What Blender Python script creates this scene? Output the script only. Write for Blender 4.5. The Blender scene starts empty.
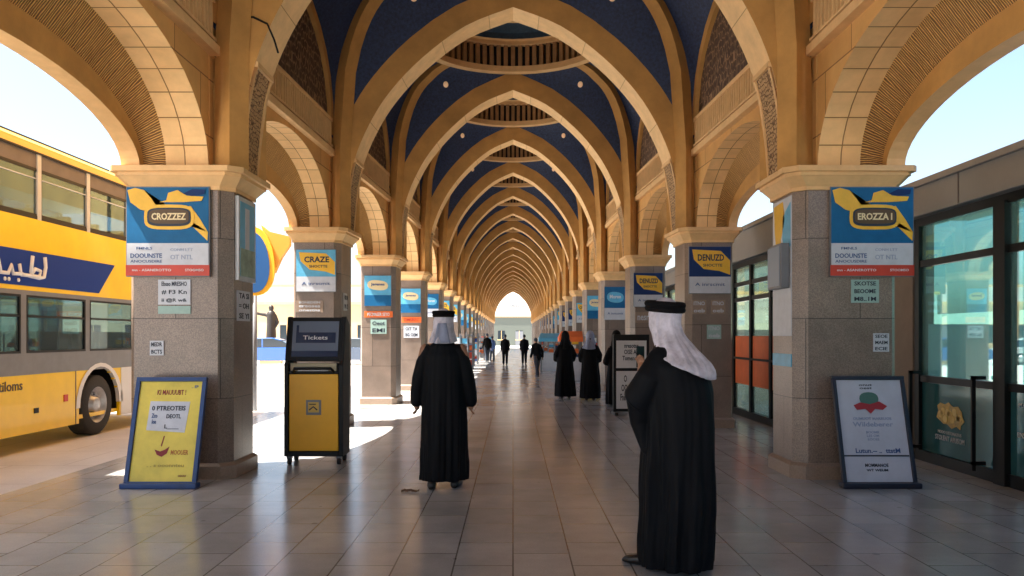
import bpy, math, random
from mathutils import Vector, Matrix
random.seed(7)
PI = math.pi
S = bpy.context.scene
COL = S.collection
EYE = 1.55
LENS = 800.0

# ------------------------------------------------------------------ helpers
KN = [(-50, 1), (9.6, 1), (13.5, .955), (18.1, .87), (22.7, .82), (27.3, .79), (140, .775)]
def sx(y):
    for (a, sa), (b, sb) in zip(KN, KN[1:]):
        if y <= b:
            return sa + (sb - sa) * max(0, (y - a)) / (b - a)
    return KN[-1][1]

def wx(x, y):
    a = abs(x); w = max(.72, min(1, 1-.28*(y-9.6)/3.9))
    r = a*sx(y) if a < 3.07 else 3.07*sx(y)+(a-3.07)*w
    return math.copysign(r, x)
class MB:
    def __init__(self, warp=False):
        self.v = []; self.f = []; self.m = []; self.uv = []; self.warp = warp; self.sm = []
    def add(self, verts, faces, mi=0, uvs=None, smooth=False):
        o = len(self.v)
        self.v += [tuple(p) for p in verts]
        for i, f in enumerate(faces):
            self.f.append([o + k for k in f]); self.m.append(mi); self.sm.append(smooth)
            self.uv.append([uvs[k] for k in f] if uvs else None)
        return self
    def box(self, x0, x1, y0, y1, z0, z1, mi=0, M=None):
        vs = [Vector((x, y, z)) for x in (x0, x1) for y in (y0, y1) for z in (z0, z1)]
        if M is not None: vs = [M @ v for v in vs]
        if M is None and x0 > x1: pass
        return self.add(vs, [(0,1,3,2),(4,6,7,5),(0,4,5,1),(2,3,7,6),(0,2,6,4),(1,5,7,3)], mi)
    def prism(self, poly, z0, z1, mi=0, poly2=None):
        n = len(poly); p2 = poly2 or poly
        vs = [(x, y, z0) for x, y in poly] + [(x, y, z1) for x, y in p2]
        fs = [(i, (i+1) % n, n+(i+1) % n, n+i) for i in range(n)] + [tuple(range(n))[::-1], tuple(range(n, 2*n))]
        return self.add(vs, fs, mi)
    def prismy(self, poly, y0, y1, mi=0, M=None):      # poly in xz
        n = len(poly)
        vs = [Vector((x, y0, z)) for x, z in poly] + [Vector((x, y1, z)) for x, z in poly]
        if M is not None: vs = [M @ v for v in vs]
        fs = [(i, (i+1) % n, n+(i+1) % n, n+i) for i in range(n)] + [tuple(range(n))[::-1], tuple(range(n, 2*n))]
        return self.add(vs, fs, mi)
    def grid(self, rows, mi=0, uvs=None, smooth=False, close=False):
        n = len(rows[0]); vs = [p for r in rows for p in r]
        fs = []
        for i in range(len(rows)-1):
            for j in range(n if close else n-1):
                k = (j+1) % n
                fs.append((i*n+j, i*n+k, (i+1)*n+k, (i+1)*n+j))
        return self.add(vs, fs, mi, [u for r in uvs for u in r] if uvs else None, smooth)
    def rings(self, rows, mi=0, smooth=True):            # closed loft with caps
        n = len(rows[0]); self.grid(rows, mi, None, smooth, True)
        o = len(self.v) - n*len(rows)
        self.f.append([o+k for k in range(n)][::-1]); self.f.append([o+n*(len(rows)-1)+k for k in range(n)])
        self.m += [mi, mi]; self.sm += [smooth, smooth]; self.uv += [None, None]
        return self
    def tube(self, pts, rad, n=10, mi=0, sq=(1, 1)):
        pts = [Vector(p) for p in pts]; rows = []
        if not isinstance(rad, (list, tuple)): rad = [rad]*len(pts)
        t0 = (pts[1]-pts[0]).normalized()
        up = Vector((0, 0, 1)) if abs(t0.z) < .9 else Vector((1, 0, 0))
        a = t0.cross(up).normalized()
        for i, p in enumerate(pts):
            t = (pts[min(i+1, len(pts)-1)] - pts[max(i-1, 0)]).normalized()
            a = (a - t*a.dot(t)).normalized(); b = t.cross(a)
            rows.append([p + (a*math.cos(2*PI*k/n)*sq[0] + b*math.sin(2*PI*k/n)*sq[1])*rad[i] for k in range(n)])
        return self.rings(rows, mi)
    def cap(self, pts, rad, n=10, mi=0, sq=(1, 1)):      # tube with rounded ends
        pts = [Vector(p) for p in pts]
        if not isinstance(rad, (list, tuple)): rad = [rad]*len(pts)
        d0 = (pts[0]-pts[1]).normalized(); d1 = (pts[-1]-pts[-2]).normalized()
        P = [pts[0]+d0*rad[0]*.95, pts[0]+d0*rad[0]*.6] + pts + [pts[-1]+d1*rad[-1]*.6, pts[-1]+d1*rad[-1]*.95]
        R = [rad[0]*.25, rad[0]*.78] + list(rad) + [rad[-1]*.78, rad[-1]*.25]
        return self.tube(P, R, n, mi, sq)
    def ell(self, c, r, n=16, m=12, mi=0):
        rows = []
        for i in range(m+1):
            a = -PI/2 + PI*i/m; a = max(-PI/2+.12, min(PI/2-.12, a))
            rows.append([(c[0]+r[0]*math.cos(a)*math.cos(2*PI*k/n), c[1]+r[1]*math.cos(a)*math.sin(2*PI*k/n), c[2]+r[2]*math.sin(a)) for k in range(n)])
        return self.rings(rows, mi)
    def cyl(self, c, axis, r, h, n=20, mi=0, r2=None):
        c = Vector(c); d = {'x': Vector((1,0,0)), 'y': Vector((0,1,0)), 'z': Vector((0,0,1))}[axis]
        return self.tube([c, c+d*h], [r, r if r2 is None else r2], n, mi)
    def mesh(self, name, mats):
        me = bpy.data.meshes.new(name)
        vs = [(wx(x, y), y, z) for x, y, z in self.v] if self.warp else self.v
        me.from_pydata(vs, [], self.f)
        for m in mats: me.materials.append(m)
        uvl = me.uv_layers.new(name='UVMap').data
        for p, mi, u, s in zip(me.polygons, self.m, self.uv, self.sm):
            p.material_index = mi; p.use_smooth = s
            nx, ny, nz = abs(p.normal.x), abs(p.normal.y), abs(p.normal.z)
            for j, li in enumerate(p.loop_indices):
                if u: uvl[li].uv = u[j]
                else:
                    c = vs[me.loops[li].vertex_index]
                    uvl[li].uv = (c[0], c[1]) if nz > nx and nz > ny else ((c[1], c[2]) if nx > ny else (c[0], c[2]))
        return me
    def build(self, name, mats, parent=None, bevel=0, fixn=True):
        if not isinstance(mats, (list, tuple)): mats = [mats]
        me = self.mesh(name, mats)
        if fixn:
            import bmesh
            bm = bmesh.new(); bm.from_mesh(me); bmesh.ops.recalc_face_normals(bm, faces=bm.faces); bm.to_mesh(me); bm.free()
        o = bpy.data.objects.new(name, me); COL.objects.link(o); o.parent = parent
        if bevel:
            b = o.modifiers.new('b', 'BEVEL'); b.width = bevel; b.segments = 2; b.limit_method = 'ANGLE'
        return o

def tag(o, label=None, cat=None, group=None, kind=None):
    if label: o['label'] = label
    if cat: o['category'] = cat
    if group: o['group'] = group
    if kind: o['kind'] = kind
    return o
def empty(name, loc=(0,0,0), rz=0, label=None, cat=None, group=None):
    o = bpy.data.objects.new(name, None); COL.objects.link(o); o.location = loc; o.rotation_euler.z = rz
    o.empty_display_size = .1
    return tag(o, label, cat, group)
def copy_tree(o, parent=None):
    c = o.copy(); COL.objects.link(c); c.parent = parent
    for ch in o.children: copy_tree(ch, c)
    return c
def evalmesh(o, name):
    dg = bpy.context.evaluated_depsgraph_get()
    return bpy.data.meshes.new_from_object(o.evaluated_get(dg))
def remesh(mb, name, mats, parent, vox=.01, sm=4, fac=.6, post=None):
    me = mb.mesh('tmp', mats); o = bpy.data.objects.new('tmp', me); COL.objects.link(o)
    r = o.modifiers.new('r', 'REMESH'); r.mode = 'VOXEL'; r.voxel_size = vox; r.use_smooth_shade = True
    if sm:
        s = o.modifiers.new('s', 'SMOOTH'); s.iterations = sm; s.factor = fac
    me2 = evalmesh(o, name); me2.name = name
    bpy.data.objects.remove(o)
    me2.materials.clear()
    for m in mats: me2.materials.append(m)
    if post: post(me2)
    for p in me2.polygons: p.use_smooth = True
    o2 = bpy.data.objects.new(name, me2); COL.objects.link(o2); o2.parent = parent
    return o2
def text(s, w, h, mat, parent, M, name='lettering', ext=.002, bold=.0):
    """lettering in the local XZ plane facing -Y, centred at origin of M, fitted to w x h"""
    cu = bpy.data.curves.new('t', 'FONT'); cu.body = s; cu.align_x = 'CENTER'; cu.align_y = 'CENTER'
    cu.extrude = .02; cu.offset = bold; cu.resolution_u = 2
    o = bpy.data.objects.new('t', cu); COL.objects.link(o)
    me = evalmesh(o, name); bpy.data.objects.remove(o)
    if not me.vertices: return None
    xs = [v.co.x for v in me.vertices]; ys = [v.co.y for v in me.vertices]
    cx, cy = (min(xs)+max(xs))/2, (min(ys)+max(ys))/2
    kx = w/max(1e-6, max(xs)-min(xs)); ky = h/max(1e-6, max(ys)-min(ys))
    for v in me.vertices:
        x, y, z = v.co
        v.co = M @ Vector(((x-cx)*kx, -z*ext/.02, (y-cy)*ky))
    me.name = name; me.materials.clear(); me.materials.append(mat)
    ob = bpy.data.objects.new(name, me); COL.objects.link(ob); ob.parent = parent
    return ob

# ------------------------------------------------------------------ materials
def mat(name, col, rough=.6, metal=0, nscale=0, namt=.15, bump=0, spec=.5, alpha=1, coat=0, emit=0, bscale=None):
    m = bpy.data.materials.new(name); m.use_nodes = True; nt = m.node_tree; b = nt.nodes['Principled BSDF']
    b.inputs['Base Color'].default_value = (*col, 1); b.inputs['Roughness'].default_value = rough
    b.inputs['Metallic'].default_value = metal; b.inputs['Specular IOR Level'].default_value = spec
    b.inputs['Alpha'].default_value = alpha; b.inputs['Coat Weight'].default_value = coat
    if emit: b.inputs['Emission Color'].default_value = (*col, 1); b.inputs['Emission Strength'].default_value = emit
    if nscale:
        tc = nt.nodes.new('ShaderNodeTexCoord'); n = nt.nodes.new('ShaderNodeTexNoise'); n.inputs['Scale'].default_value = nscale
        n.inputs['Detail'].default_value = 6; n.inputs['Roughness'].default_value = .65
        nt.links.new(tc.outputs['Object'], n.inputs['Vector'])
        r = nt.nodes.new('ShaderNodeMapRange'); r.inputs[1].default_value = .3; r.inputs[2].default_value = .7
        r.inputs[3].default_value = 1-namt; r.inputs[4].default_value = 1+namt
        nt.links.new(n.outputs['Fac'], r.inputs[0])
        mx = nt.nodes.new('ShaderNodeVectorMath'); mx.operation = 'SCALE'; mx.inputs[0].default_value = col
        nt.links.new(r.outputs[0], mx.inputs['Scale']); nt.links.new(mx.outputs[0], b.inputs['Base Color'])
        if bump:
            bp = nt.nodes.new('ShaderNodeBump'); bp.inputs['Strength'].default_value = bump; bp.inputs['Distance'].default_value = .02
            nt.links.new(n.outputs['Fac'], bp.inputs['Height']); nt.links.new(bp.outputs[0], b.inputs['Normal'])
    return m
def brickmat(name, c1, c2, mortar, bw, bh, ms=.01, rough=.6, offset=.5, nscale=3, namt=.12, bump=.4, rot=0, fine=0, spec=.4, rvar=0, nz=.12):
    m = bpy.data.materials.new(name); m.use_nodes = True; nt = m.node_tree; b = nt.nodes['Principled BSDF']
    N = nt.nodes.new; L = nt.links.new
    tc = N('ShaderNodeTexCoord'); mp = N('ShaderNodeMapping'); mp.inputs['Rotation'].default_value[2] = rot
    L(tc.outputs['UV'], mp.inputs[0])
    br = N('ShaderNodeTexBrick'); br.inputs['Scale'].default_value = 1; br.inputs['Brick Width'].default_value = bw
    br.inputs['Row Height'].default_value = bh; br.inputs['Mortar Size'].default_value = ms; br.inputs['Mortar Smooth'].default_value = .2
    br.offset = offset; br.inputs['Bias'].default_value = 0
    br.inputs['Color1'].default_value = (*c1, 1); br.inputs['Color2'].default_value = (*c2, 1); br.inputs['Mortar'].default_value = (*mortar, 1)
    L(mp.outputs[0], br.inputs['Vector'])
    n = N('ShaderNodeTexNoise'); n.inputs['Scale'].default_value = nscale; n.inputs['Detail'].default_value = 7; n.inputs['Roughness'].default_value = .65
    L(tc.outputs['Object'], n.inputs['Vector'])
    r = N('ShaderNodeMapRange'); r.inputs[1].default_value = .3; r.inputs[2].default_value = .7
    r.inputs[3].default_value = 1-namt; r.inputs[4].default_value = 1+namt; L(n.outputs['Fac'], r.inputs[0])
    mx = N('ShaderNodeVectorMath'); mx.operation = 'SCALE'; L(br.outputs['Color'], mx.inputs[0]); L(r.outputs[0], mx.inputs['Scale'])
    out = mx.outputs[0]
    if fine:
        n2 = N('ShaderNodeTexNoise'); n2.inputs['Scale'].default_value = 90; n2.inputs['Detail'].default_value = 3
        L(tc.outputs['Object'], n2.inputs['Vector'])
        r2 = N('ShaderNodeMapRange'); r2.inputs[1].default_value = .35; r2.inputs[2].default_value = .65
        r2.inputs[3].default_value = 1-fine; r2.inputs[4].default_value = 1+fine; L(n2.outputs['Fac'], r2.inputs[0])
        m2 = N('ShaderNodeVectorMath'); m2.operation = 'SCALE'; L(out, m2.inputs[0]); L(r2.outputs[0], m2.inputs['Scale']); out = m2.outputs[0]
    L(out, b.inputs['Base Color'])
    b.inputs['Roughness'].default_value = rough; b.inputs['Specular IOR Level'].default_value = spec
    if rvar:
        n3 = N('ShaderNodeTexNoise'); n3.inputs['Scale'].default_value = 1.3; n3.inputs['Detail'].default_value = 8; L(tc.outputs['Object'], n3.inputs['Vector'])
        r3 = N('ShaderNodeMapRange'); r3.inputs[1].default_value = .35; r3.inputs[2].default_value = .65
        r3.inputs[3].default_value = rough-rvar; r3.inputs[4].default_value = rough+rvar; L(n3.outputs['Fac'], r3.inputs[0]); L(r3.outputs[0], b.inputs['Roughness'])
    ad = N('ShaderNodeMath'); ad.operation = 'MULTIPLY_ADD'; ad.inputs[1].default_value = -1; ad.inputs[2].default_value = 1
    L(br.outputs['Fac'], ad.inputs[0])
    a2 = N('ShaderNodeMath'); a2.operation = 'MULTIPLY_ADD'; a2.inputs[1].default_value = nz; L(n.outputs['Fac'], a2.inputs[0]); L(ad.outputs[0], a2.inputs[2])
    bp = N('ShaderNodeBump'); bp.inputs['Strength'].default_value = bump; bp.inputs['Distance'].default_value = .012
    L(a2.outputs[0], bp.inputs['Height']); L(bp.outputs[0], b.inputs['Normal'])
    return m
def carvedmat(name, c1, c2, scale, stretch=(1, 1), bump=1.0, kind='vor'):
    m = bpy.data.materials.new(name); m.use_nodes = True; nt = m.node_tree; b = nt.nodes['Principled BSDF']
    N = nt.nodes.new; L = nt.links.new
    tc = N('ShaderNodeTexCoord'); mp = N('ShaderNodeMapping'); mp.inputs['Scale'].default_value = (scale*stretch[0], scale*stretch[1], 1)
    L(tc.outputs['UV'], mp.inputs[0])
    if kind == 'vor':
        v = N('ShaderNodeTexVoronoi'); v.feature = 'DISTANCE_TO_EDGE'; v.inputs['Scale'].default_value = 1; v.inputs['Randomness'].default_value = .55
    else:
        n = N('ShaderNodeTexNoise'); n.inputs['Scale'].default_value = .6; n.inputs['Detail'].default_value = 2
        L(mp.outputs[0], n.inputs['Vector'])
        v = N('ShaderNodeTexWave'); v.wave_type = 'BANDS'; v.bands_direction = 'Y'; v.inputs['Scale'].default_value = .35; v.inputs['Distortion'].default_value = 5; v.inputs['Detail'].default_value = 3
    L(mp.outputs[0], v.inputs['Vector'])
    r = N('ShaderNodeMapRange'); L(v.outputs[0], r.inputs[0])
    r.inputs[1].default_value = .04 if kind == 'vor' else .2; r.inputs[2].default_value = .16 if kind == 'vor' else .8
    mx = N('ShaderNodeMix'); mx.data_type = 'RGBA'; mx.inputs[6].default_value = (*c1, 1); mx.inputs[7].default_value = (*c2, 1)
    L(r.outputs[0], mx.inputs[0]); L(mx.outputs[2], b.inputs['Base Color'])
    b.inputs['Roughness'].default_value = .75
    bp = N('ShaderNodeBump'); bp.inputs['Strength'].default_value = bump; bp.inputs['Distance'].default_value = .03; bp.invert = (kind == 'vor')
    L(r.outputs[0], bp.inputs['Height']); L(bp.outputs[0], b.inputs['Normal'])
    return m
def glass(name, tint, refl=.35, rough=.02, alpha=.5):
    m = bpy.data.materials.new(name); m.use_nodes = True; nt = m.node_tree; nt.nodes.remove(nt.nodes['Principled BSDF'])
    N = nt.nodes.new; L = nt.links.new; out = nt.nodes['Material Output']
    t = N('ShaderNodeBsdfTransparent'); t.inputs[0].default_value = (*tint, 1)
    g = N('ShaderNodeBsdfGlossy'); g.inputs['Roughness'].default_value = rough; g.inputs['Color'].default_value = (.8, .95, .95, 1)
    d = N('ShaderNodeBsdfDiffuse'); d.inputs[0].default_value = (tint[0]*.8, tint[1]*.8, tint[2]*.8, 1)
    fr = N('ShaderNodeLayerWeight'); fr.inputs[0].default_value = .25
    mr = N('ShaderNodeMapRange'); mr.inputs[3].default_value = refl; mr.inputs[4].default_value = .4; L(fr.outputs['Fresnel'], mr.inputs[0])
    m1 = N('ShaderNodeMixShader'); m1.inputs[0].default_value = alpha; L(t.outputs[0], m1.inputs[1]); L(d.outputs[0], m1.inputs[2])
    m2 = N('ShaderNodeMixShader'); L(mr.outputs[0], m2.inputs[0]); L(m1.outputs[0], m2.inputs[1]); L(g.outputs[0], m2.inputs[2])
    L(m2.outputs[0], out.inputs[0])
    return m

ST = (.64, .40, .19)
M_stone = brickmat('sandstone_blocks', (.66,.37,.125), (.60,.325,.105), (.25,.12,.04), 1.3, .62, .008, .75, bump=.35, namt=.1, nscale=2.5)
M_vous = brickmat('voussoirs', (.90,.60,.29), (.83,.53,.24), (.28,.14,.05), .42, .3, .007, .7, bump=.4, namt=.1, nscale=4, offset=0)  # brighter stone: light on the side arch soffits is put into the colour
M_soff = brickmat('arch_soffit', (.90,.61,.30), (.84,.55,.26), (.50,.29,.12), .95, 3.0, .006, .7, bump=.3, namt=.12, nscale=4, offset=0)  # same stone, lightened to paint the lit underside of the arches
M_plain = mat('shaded_stone', (.52,.275,.078), .75, nscale=1.6, namt=.22, bump=.25)  # same stone, darkened to paint shade on arch faces and ribs
M_trim = mat('sandstone_trim', (.76,.48,.22), .7, nscale=5, namt=.1, bump=.2)
M_lattice = carvedmat('carved_lattice', (.20,.10,.04), (.66,.41,.19), 19, (1, 1.15))
M_lun = carvedmat('lunette_lattice', (.34,.20,.11), (.06,.030,.018), 14, (1.6, .55))
M_wick = carvedmat('woven_reed', (.22,.10,.03), (.85,.48,.15), 22, (.35, 1.5), kind='wave')
M_navy = mat('navy_plaster', (.016,.032,.088), .7, nscale=22, namt=.6, bump=.1)
M_teal = mat('dome_navy', (.02,.05,.085), .6, nscale=10, namt=.3)
M_slat = mat('drum_slats', (.36,.20,.085), .6, nscale=8, namt=.2)
M_dbrown = mat('deep_brown', (.09,.045,.018), .8, nscale=4, namt=.2)
M_drk = mat('dark_void', (.012,.009,.007), .9)
M_granite = brickmat('brown_granite', (.25,.188,.15), (.175,.13,.104), (.055,.04,.032), 1.06, .87, .005, .32, offset=.45, nscale=2.2, namt=.2, bump=.25, fine=.28, spec=.6)
M_base = mat('granite_base', (.30,.22,.165), .4, nscale=60, namt=.2, bump=.1)
M_tile = brickmat('floor_tiles', (.42,.425,.43), (.355,.36,.365), (.12,.115,.11), .60, .40, .006, .19, offset=.5, nscale=.8, namt=.15, bump=.08, rot=PI/2, fine=.06, spec=.5, rvar=0, nz=.0)
def spots(m, scale, r0, dark):
    nt = m.node_tree; b = nt.nodes['Principled BSDF']; N = nt.nodes.new; L = nt.links.new
    src = b.inputs['Base Color'].links[0].from_socket
    tc = N('ShaderNodeTexCoord'); v = N('ShaderNodeTexVoronoi'); v.inputs['Scale'].default_value = scale; L(tc.outputs['Object'], v.inputs['Vector'])
    sp = N('ShaderNodeSeparateColor'); L(v.outputs['Color'], sp.inputs[0])
    th = N('ShaderNodeMath'); th.operation = 'MULTIPLY'; th.inputs[1].default_value = r0; L(sp.outputs[0], th.inputs[0])
    lt = N('ShaderNodeMath'); lt.operation = 'LESS_THAN'; L(v.outputs['Distance'], lt.inputs[0]); L(th.outputs[0], lt.inputs[1])
    ns = N('ShaderNodeTexNoise'); ns.inputs['Scale'].default_value = .45; ns.inputs['Detail'].default_value = 9; ns.inputs['Roughness'].default_value = .7; L(tc.outputs['Object'], ns.inputs['Vector'])
    mr = N('ShaderNodeMapRange'); mr.inputs[1].default_value = .38; mr.inputs[2].default_value = .62; mr.inputs[3].default_value = .80; mr.inputs[4].default_value = 1.08; L(ns.outputs['Fac'], mr.inputs[0])
    a = N('ShaderNodeMath'); a.operation = 'MULTIPLY_ADD'; a.inputs[1].default_value = -dark; a.inputs[2].default_value = 1; L(lt.outputs[0], a.inputs[0])
    k = N('ShaderNodeMath'); k.operation = 'MULTIPLY'; L(a.outputs[0], k.inputs[0]); L(mr.outputs[0], k.inputs[1])
    x = N('ShaderNodeVectorMath'); x.operation = 'SCALE'; L(src, x.inputs[0]); L(k.outputs[0], x.inputs['Scale']); L(x.outputs[0], b.inputs['Base Color'])
spots(M_tile, 3.1, .085, .38)
M_pave = brickmat('pale_paving', (.62,.60,.57), (.58,.56,.53), (.42,.40,.37), 1.2, 1.2, .01, .75, nscale=.6, namt=.14, bump=.2, fine=.06)
M_asph = mat('forecourt_paving', (.60,.58,.55), .85, nscale=.5, namt=.16, bump=.1)
M_black = mat('black_metal', (.007,.008,.009), .45, nscale=5, namt=.3, spec=.25)
M_grey = mat('grey_paint', (.16,.17,.19), .45, nscale=5, namt=.1)
M_lgrey = mat('light_grey', (.5,.52,.54), .5, nscale=6, namt=.1)
M_white = mat('white_print', (.72,.74,.76), .5, nscale=6, namt=.05)
M_wprint = mat('grey_white_print', (.55,.58,.64), .5, nscale=8, namt=.08)
M_blue = mat('sign_blue', (.006,.115,.28), .5, nscale=5, namt=.15, spec=.25)
M_navyp = mat('sign_navy', (.006,.03,.13), .5, nscale=5, namt=.15, spec=.25)
M_yel = mat('sign_yellow', (.82,.47,.03), .4, nscale=5, namt=.1)
M_yel2 = mat('yellow_paint', (.85,.56,.002), .32, nscale=3, namt=.06, coat=.2)
M_red = mat('sign_red', (.55,.045,.02), .45, nscale=6, namt=.1)
M_orange = mat('orange_panel', (.80,.16,.03), .5, nscale=4, namt=.1)
M_cyan = mat('sign_cyan', (.10,.42,.66), .4, nscale=5, namt=.15)
M_green = mat('notice_green', (.32,.48,.44), .5, nscale=8, namt=.1)
M_ink = mat('ink', (.02,.03,.05), .6)
M_inkb = mat('ink_blue', (.05,.10,.25), .6)
M_robe = mat('black_cloth', (.0035,.0045,.0065), .65, nscale=4, namt=.3, spec=.14)
M_robe2 = mat('black_wool', (.004,.004,.005), .85, nscale=4, namt=.3, spec=.15)
M_skin = mat('skin', (.30,.155,.09), .55, nscale=20, namt=.08)
M_scarf = mat('white_scarf', (.56,.545,.63), .9, nscale=9, namt=.35, bump=.4)
M_scarfg = mat('grey_blue_scarf', (.26,.30,.42), .85, nscale=25, namt=.1)
M_shoe = mat('black_leather', (.012,.011,.011), .35)
M_tyre = mat('tyre', (.02,.02,.021), .8, nscale=30, namt=.2)
M_rim = mat('wheel_rim', (.42,.42,.43), .35, .7, nscale=20, namt=.15)
M_bglass = glass('bus_glass', (.40,.54,.60), .07, .02, .10)
M_shade = mat('window_blind', (.13,.115,.12), .6, nscale=3, namt=.15)
M_sglass = glass('shop_glass', (.52,.86,.84), .16, .02, .22)
M_sfilm = glass('shop_film', (.06,.22,.24), .08, .08, .75)
M_sglass2 = glass('shop_glass_pale', (.66,.78,.70), .15, .02, .2)
M_fascia = mat('fascia_panel', (.235,.235,.24), .5, nscale=1.2, namt=.1, bump=.05)
M_lamp = mat('downlight_face', (.8,.5,.28), .5, emit=.06)
M_screen = mat('screen', (.13,.17,.24), .25)
M_screenb = mat('screen_blue', (.01,.025,.07), .25)
M_beige = mat('beige_wall', (.62,.44,.25), .85, nscale=.5, namt=.1)
M_beigeg = mat('grey_beige_render', (.24,.19,.15), .8, nscale=2, namt=.12)
M_pale = mat('pale_wall', (.72,.70,.66), .85, nscale=.4, namt=.06)
M_carb = mat('car_blue', (.02,.10,.34), .25, coat=.6)
M_card = mat('car_dark', (.03,.05,.09), .25, coat=.6)
M_cglass = mat('car_glass', (.02,.03,.04), .08)
M_bronze = mat('bronze', (.03,.024,.02), .5, .3)
M_leaf = mat('brown_scrap', (.09,.05,.03), .8, nscale=40, namt=.3)
M_teali = mat('shop_teal', (.10,.30,.30), .6, nscale=2, namt=.2)
M_ybrd = mat('board_yellow', (.72,.58,.08), .5, nscale=4, namt=.14)

# ------------------------------------------------------------------ ground
g = MB(); g.box(-500, 500, -300, 900, -.5, -.008)
tag(g.build('ground', M_asph), 'pale sunlit paving spreading out around the arcade', 'ground', kind='structure')
g = MB(); g.box(-15.5, -5.0, -12, 130, -.1, -.004)
tag(g.build('road', M_pave), 'bright concrete bus lane beside the arcade', 'road', kind='structure')
g = MB(); g.add([(-5.0,-14,0),(6.2,-14,0),(6.2,104,0),(-5.0,104,0),(-5.0,-14,-.1),(6.2,-14,-.1),(6.2,104,-.1),(-5.0,104,-.1)],
      [(0,1,2,3),(4,7,6,5),(0,4,5,1),(1,5,6,2),(2,6,7,3),(3,7,4,0)])
tag(g.build('floor', M_tile), 'polished grey brown floor tiles running down the arcade', 'floor', kind='structure')

# ------------------------------------------------------------------ the arcade
PD = .9
P = [-5.83, -1.4, 3.46, 8.67, 13.5] + [13.5 + 4.6*k for k in range(1, 20)]
hall = empty('arcade_hall', (0,0,0), 0, 'long vaulted sandstone arcade with pointed arches and navy ceiling panels', 'arcade')
SPR = 3.37
def catmull(pts, n=6):
    out = []
    q = [pts[0]] + pts + [pts[-1]]
    for i in range(1, len(q)-2):
        for k in range(n):
            t = k/n; a, b, c, d = q[i-1], q[i], q[i+1], q[i+2]
            out.append(tuple(.5*((2*b[j]) + (-a[j]+c[j])*t + (2*a[j]-5*b[j]+4*c[j]-d[j])*t*t + (-a[j]+3*b[j]-3*c[j]+d[j])*t**3) for j in range(2)))
    out.append(pts[-1]); return out
INTR = catmull([(3.0,3.37),(2.95,4.0),(2.84,4.55),(2.58,5.15),(2.2,5.72),(1.62,6.3),(.85,6.84),(0,7.16)], 4)
def offs(pts, d):
    out = []
    for i, p in enumerate(pts):
        a = pts[max(i-1,0)]; b = pts[min(i+1,len(pts)-1)]
        tx, tz = b[0]-a[0], b[1]-a[1]; l = math.hypot(tx, tz)
        nx, nz = tz/l, -tx/l
        if i == len(pts)-1: nx, nz = 0, 1
        out.append((min(3.34, p[0]+nx*d), p[1]+nz*d*(1.12 if i == len(pts)-1 else 1)))
    return out
EXTR = offs(INTR, .40)
def full(c): return [(-x, z) for x, z in c] + [(x, z) for x, z in c[::-1][1:]]
def sell(u, rise, p=2.1): return rise*max(0, 1-abs(u)**p)**(1/p)
RC, RZ, EX = 1.84, 7.55, 1.2
for i, p in enumerate(P):
    q = p + PD
    near = i <= 8
    for s in (-1, 1):
        def plan(o, ch=.13):
            x0, x1, y0, y1 = 3.07-o, 4.16+o, p-o, q+o
            pl = [(x0+ch,y0),(x1-ch*.4,y0),(x1,y0+ch*.4),(x1,y1-ch*.4),(x1-ch*.4,y1),(x0+ch,y1),(x0,y1-ch),(x0,y0+ch)]
            return [(s*x, y) for x, y in pl]
        m = MB(True); m.prism(plan(0), .17, 3.14); pil = m.build('pillar', M_granite, hall)
        m = MB(True); m.prism(plan(.045), 0, .14); m.prism(plan(.045), .14, .17, 0, plan(.012)); m.build('plinth', M_base, pil)
        m = MB(True); m.prism(plan(.03), 3.13, 3.17); m.prism(plan(.03), 3.17, 3.27, 0, plan(.11)); m.prism(plan(.12), 3.27, 3.31); m.prism(plan(.16), 3.31, 3.37)
        m.build('capital', M_trim, pil)
        m = MB(True); m.box(s*3.3, s*4.16, p+.03, q-.03, 3.37, 8.9)
        m.box(s*3.22, s*3.3, p+.05, q-.05, 4.60, 4.70)
        m.build('upper_pier', M_stone, hall)
    # transverse arch
    yf, yb = p+.14, p+.74
    I = full(INTR); E = full(EXTR); n = len(I)
    m = MB(True)
    L = [0]
    for a, b in zip(I, I[1:]): L.append(L[-1]+math.dist(a, b))
    for y, mi in ((yf, 0), (yb, 0)):
        m.grid([[(x, y, z) for x, z in I], [(x, y, z) for x, z in E]], mi)
    m.grid([[(x, yf, z) for x, z in I], [(x, yb, z) for x, z in I]], 1, [[(l, .05) for l in L], [(l, .55) for l in L]])
    m.build('transverse_arch', [M_plain, M_soff], hall, fixn=False)
    ta = hall.children[-1]
    if i <= 12:
        k = [j for j, c in enumerate(INTR) if c[1] <= 4.6]
        for s in (-1, 1):
            m = MB(True)
            cc = offs(INTR, -.006); c2 = offs(INTR, -.022)
            rows = [[(s*c[0], y, c[1]) for c in (cc[j] for j in k)] for y in (yf+.07, yb-.07)]
            uv = [[(v, INTR[j][1]) for j in k] for v in (0, .56)]
            m.grid(rows, 0, uv)
            for (a, b) in ((yf+.01, yf+.07), (yb-.07, yb-.01)):
                m.grid([[(s*c[0], y, c[1]) for c in (c2[j] for j in k)] for y in (a, b)], 1)
                m.grid([[(s*c[0], b if a < yf+.05 else a, c[1]) for c in (q_[j] for j in k)] for q_ in (cc, c2)], 1)
            jt = k[-1]; zt = INTR[jt][1]
            m.box(s*(INTR[jt][0]-.03), s*(INTR[jt][0]+.02), yf+.01, yb-.01, zt-.03, zt+.03, 1)
            m.build('lattice_panel', [M_lattice, M_trim], ta)
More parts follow.
